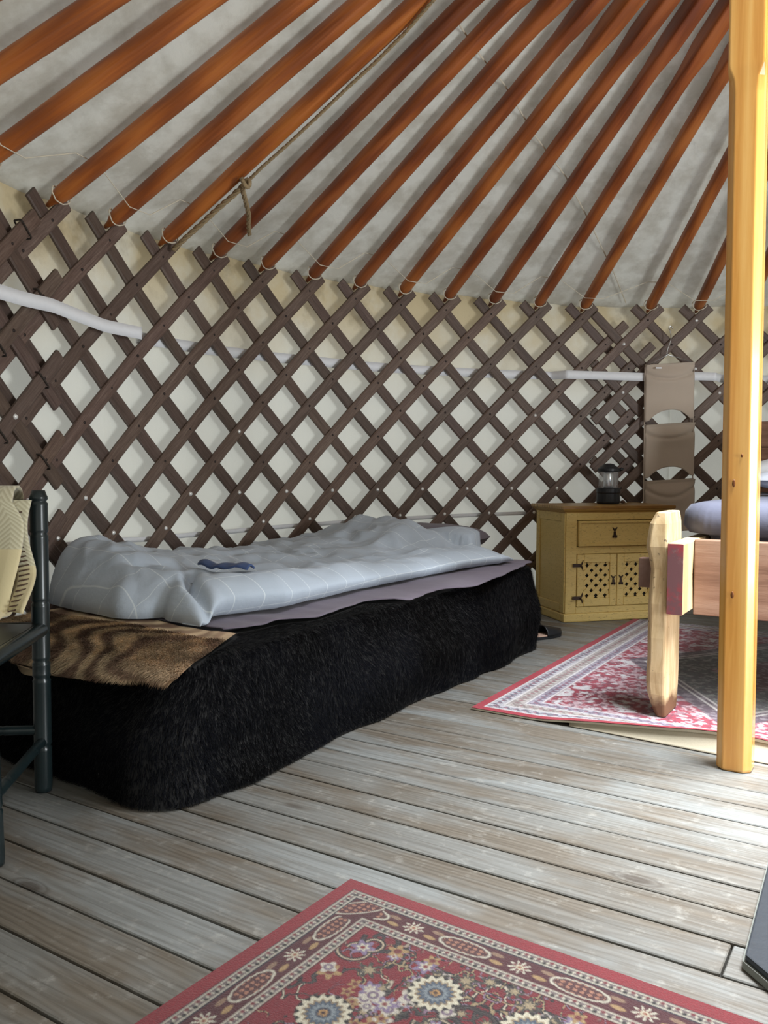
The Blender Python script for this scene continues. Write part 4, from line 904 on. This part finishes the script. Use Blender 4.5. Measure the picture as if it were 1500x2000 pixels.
def cabw(x, y, z):
    c, s = math.cos(CR), math.sin(CR); return (cb.location.x+x*c-y*s, cb.location.y+x*s+y*c, z)
# lantern
lp = cabw(.385, .22, CT+.001); lan = thing('lantern', 'black camping lantern with bright metal column on the yellow cabinet', 'lantern', lp)
MB().lathe([(.060, 0), (.066, .004), (.068, .012), (.066, .06), (.069, .066), (.069, .088), (.066, .092), (.05, .094)], 28).build('base', M['plastic'], lan, smooth=False, local=True)
MB().lathe([(.057, .094), (.057, .188), (.054, .188), (.054, .094), (.057, .094)], 28).build('globe', M['clear'], lan, smooth=True, local=True)
MB().lathe([(.026, .094), (.029, .10), (.029, .185), (.026, .19)], 24).build('column', M['chrome'], lan, smooth=True, local=True)
MB().lathe([(.060, .188), (.063, .192), (.063, .205), (.052, .214), (.040, .222), (.030, .232), (.012, .236)], 28).build('cap', M['plastic'], lan, local=True)
MB().tube([(.062, 0, .198), (.075, 0, .204), (.083, .0, .20)], .010, 8).build('handle', M['plastic'], lan, smooth=True, local=True)
pb = MB().lathe([(.004, 0), (.014, .002), (.016, .008), (.013, .014), (.004, .018)], 12).build('pebble', M['brownend'], smooth=True, origin=(0, 0, 0)); pb.location = cabw(.50, .25, CT+.001); tag(pb, 'small brown pebble beside the lantern on the yellow cabinet', 'pebble')

# ------------------------------------------------------------------ hanging pockets
og = thing('hanging_organizer', 'taupe fabric hanging organizer with three pockets hooked on the lattice', 'organizer', cyl(12.78, .55, R-.05))
def og_pt(x, z, out): a = 12.78+x/(DPH*R); return cyl(a, z, R-.072-out)
xs0 = -.155; secs = [(1.492, 1.150, -.155, .152), (1.128, .805, -.150, .162), (.785, .47, -.142, .170)]
for k, (zt, zb, xa, xb) in enumerate(secs):
    def fn(i, j, zt=zt, zb=zb, xa=xa, xb=xb, k=k):
        x = xa+(xb-xa)*i; q = 2*i-1; arch = .062*(1-min(1, abs(q)/.86)**2.4)*(k < 2)+0; slant = .020*(i-.5)
        z = zt+slant+(zb+arch-zt)*j; cre = (j-.13-.20*(1-q*q)); out = .018+.030*(1-q*q)*gauss(j, .28, .22)*1.0-.018*gauss(cre, 0, .035)+.018*(1-q*q)*j+.012*(j < .02)
        return og_pt(x, z, float(out))
    solidify(MB().grid(fn, 26, 30).build('pocket', M['taupe'], og, smooth=True), .003)
    def fb(i, j, zt=zt, zb=zb, xa=xa, xb=xb, k=k):
        x = xa+(xb-xa)*i; return og_pt(x, zt+.020*(i-.5)+.004+(zb+.10-zt)*j, .004)
    solidify(MB().grid(fb, 6, 4).build('back_panel', M['taupe'], og, smooth=True), .002)
for i_, (xa, xb) in enumerate(((-.158, -.151), (.150, .160))):
    MB().tube([og_pt(xa+(.012 if i_ else .01)*f, 1.47-.98*f, .014) for f in np.linspace(0, 1, 12)], .0035, 5).build('side_cord', M['taupe'], og)
MB().box((0, 0, 0), (.035, .003, .009)).build('care_label', M['white'], og, local=True).location = Vector(og_pt(-.085, 1.462, .052))-og.location
COL.objects[-1].rotation_euler = (0, 0, -(PH+12.5*DPH))
hk = []
for f in np.linspace(0, 1, 14): hk.append(og_pt(-.015+.012*math.sin(f*5), 1.70-.16*f, .03))
MB().tube([og_pt(-.006+.012*math.cos(t), 1.70+.016*math.sin(t), .028) for t in np.linspace(0, math.pi, 8)]+hk, .0028, 6).build('hook', M['chrome'], og, smooth=True)
MB().tube([og_pt(-.15, 1.475, .012), og_pt(-.02, 1.545, .03), og_pt(.15, 1.50, .012)], .0022, 5).build('hanger', M['chrome'], og, smooth=True)

# ------------------------------------------------------------------ slipper
s0 = atz(1050, 1247)[:2]; s1 = atz(1094, 1240)[:2]; sd_ = (s1-s0)/np.linalg.norm(s1-s0); sl = thing('slipper', 'black slipper with a pale insole on the floor at the bed end', 'slipper', (s1[0]-.0, s1[1], 0), math.atan2(sd_[1], sd_[0]))
def sole(z, sh=0): return [(-.26+ (.26)*(.5+.5*math.cos(t)) , .045*math.sin(t)*(1+.15*math.cos(t)), z) for t in np.linspace(0, 2*math.pi, 25)[:-1]]
MB().loft([sole(.001), sole(.014)]).build('sole', M['plastic'], sl, local=True)
MB().loft([[(x*.96-.006, y*.9, .0145) for x, y, z in sole(0)], [(x*.95-.007, y*.88, .019) for x, y, z in sole(0)]]).build('insole', M['pink'], sl, local=True)
def upper(i, j):
    x = -.135+.135*i; wd = .047*math.sqrt(max(0, 1-((x+.13)/.132)**2*.98)) if x > -.13 else .047; t = math.pi*j; return (x, -math.cos(t)*wd, .012+.055*math.sin(t)*(1-.55*i))
solidify(MB().grid(upper, 14, 14).build('upper', M['plastic'], sl, smooth=True, local=True), .004)

# ------------------------------------------------------------------ chair with blanket
CP = np.array([-.897, 2.176]); cB_ = np.array([-.995, -.10]); cF = np.array([.10, -.995])
ch = thing('wooden_chair', 'black-painted turned wooden chair beside the foot of the single bed', 'chair', (CP[0], CP[1], 0))
def cp(b, f, z): P = CP+cB_*b+cF*f; return (P[0], P[1], z)
def turned(p0, p1, r, rings, n=18):
    p0, p1 = Vector(p0), Vector(p1); L = (p1-p0).length; prof = []
    zs = sorted(set([0, .012, L-.03, L-.012, L]+[q+d for q in rings for d in (-.012, -.006, 0, .006, .012)])); zs = [z for z in zs if 0 <= z <= L]
    for z in zs:
        rr = r
        for q in rings:
            if abs(z-q) < .004: rr = r*.86
            elif abs(abs(z-q)-.006) < .002: rr = r*1.03
        if z > L-.013: rr *= (.9 if z < L-.001 else .72)
        if z < .001: rr *= .92
        prof.append((rr, z))
    b = MB().lathe(prof, n); M_ = (p1-p0).to_track_quat('Z', 'Y').to_matrix(); b.v = [tuple(M_ @ Vector(v)+p0) for v in b.v]; return b
turned(cp(0, 0, .002), cp(.006, -.02, .795), .0225, [.12, .30, .345, .50, .68, .765]).build('leg', M['chair'], ch, smooth=True)
turned(cp(.44, 0, .002), cp(.435, -.02, .795), .0225, [.12, .30, .345, .50, .68, .765]).build('leg', M['chair'], ch, smooth=True)
turned(cp(-.02, .42, .002), cp(0, .40, .46), .0225, [.12, .30]).build('leg', M['chair'], ch, smooth=True)
turned(cp(.46, .42, .002), cp(.44, .40, .46), .0225, [.12, .30]).build('leg', M['chair'], ch, smooth=True)
for p0, p1, r in ((cp(0, 0, .135), cp(-.01, .42, .135), .013), (cp(.44, 0, .135), cp(.45, .42, .135), .013), (cp(0, 0, .165), cp(.44, 0, .165), .013), (cp(-.01, .41, .20), cp(.45, .41, .20), .013)):
    turned(p0, p1, r, [.1, .3], 12).build('stretcher', M['chair'], ch, smooth=True)
for p0, p1 in ((cp(0, -.01, .43), cp(0, .41, .43)), (cp(.44, -.01, .43), cp(.44, .41, .43)), (cp(0, -.01, .43), cp(.44, -.01, .43)), (cp(0, .40, .43), cp(.44, .40, .43))):
    turned(p0, p1, .019, [], 12).build('seat_rail', M['chair'], ch, smooth=True)
MB().prism([cp(.01, .0, 0)[:2], cp(.43, .0, 0)[:2], cp(.43, .40, 0)[:2], cp(.01, .40, 0)[:2]], .43, .447).build('seat', M['chair'], ch)
for z in (.60, .755): turned(cp(.006, -.018, z), cp(.434, -.018, z), .016, [], 12).build('back_rail', M['chair'], ch, smooth=True)
# blanket over the chair back
bk = thing('blanket', 'cream herringbone wool blanket draped over the back of the black chair', 'blanket', cp(.22, .02, .5))
def blan(i, j):
    # i along the back from near the post (0) to the far side, j from the front hem over the rail to the rear hem
    b = .030+.37*i; L1, L2 = .29, .30; s = j*(L1+.06+L2); r = .030; ztop = .775
    wv = .010*math.sin(i*19+1)+.008*math.sin(i*9)
    if s < L1: f, z = r+.012+wv*(1-s/L1)*1.2+.045*(1-s/L1)**2, ztop-(L1-s)*(.97)
    elif s < L1+.06: t = (s-L1)/.06*math.pi; f, z = (r+.012)*math.cos(t)-.010, ztop+.030*math.sin(t)
    else: q = s-L1-.06; f, z = -r-.022-.01*q, ztop-q
    b2 = b-.010*math.sin((1-j)*3)-.012*sstep(.25, 0, j)*math.sin(i*3)+.02*sstep(.3, .0, j)+.034*float(sstep(.34, .46, j))*(1-i)
    if s < L1: f += .006
    return cp(b2, float(f), z)
bo_ = MB().grid(blan, 50, 60, lambda i, j: (i*.37, abs(j-.55)*.72)).build('cloth', M['blanket'], bk, smooth=True); solidify(bo_, .007, 0)
def fold2(i, j):                                          # second layer showing beyond the edge
    z = .772-.275*j; b = .006+.05*i+.012*math.sin(j*6); return cp(b, .037-.002*i+.10*sstep(.62, 1, j)*(1-.4*i), z)
solidify(MB().grid(fold2, 6, 26, lambda i, j: (i*.05, j*.36)).build('under_layer', M['blanket'], bk, smooth=True), .006, 0)
stt = MB()
for k in range(22):
    j = .12+.86*k/21; p = Vector(fold2(.55, j)); n_ = Vector((cF[0], cF[1], 0)); t_v = Vector((cB_[0], cB_[1], 0)); stt.tube([p+n_*.006-t_v*.013+Vector((0, 0, .003)), p+n_*.008, p+n_*.006+t_v*.013-Vector((0, 0, .003))], .0022, 4)
stt.build('edge_stitching', M['selvage'], bk)['kind'] = 'stuff'
def lapf(i, j):                                           # lower end pulled forward over the seat
    b = .05+.36*i; f = .06+.20*j; z = .4535+.030*math.sin(i*11+j*3)**2*(1-.3*j)+.035*(1-j)**2; return cp(b, f, z)
solidify(MB().grid(lapf, 30, 14, lambda i, j: (i*.36, .25+j*.2)).build('lap_fold', M['blanket'], bk, smooth=True), .007, 0)

# ------------------------------------------------------------------ hearth slab
Vx = np.array([.6194, 1.3995]); oc = []; dirn = -75.0; p_ = Vx.copy()
for k in range(8): oc.append(tuple(p_)); p_ = p_+.42*np.array([math.cos(math.radians(dirn)), math.sin(math.radians(dirn))]); dirn += 45
hs = thing('hearth_slab', 'dark blue-grey hearth slab lying on the floor boards', 'hearth slab', (*np.mean(oc, 0), 0))
MB().prism(oc, .001, .014).build('edge', M['slate_edge'], hs)
MB().prism([tuple(np.mean(oc, 0)+(np.array(q)-np.mean(oc, 0))*.992) for q in oc], .0142, .026).build('top', M['slate'], hs, bevel=.003)
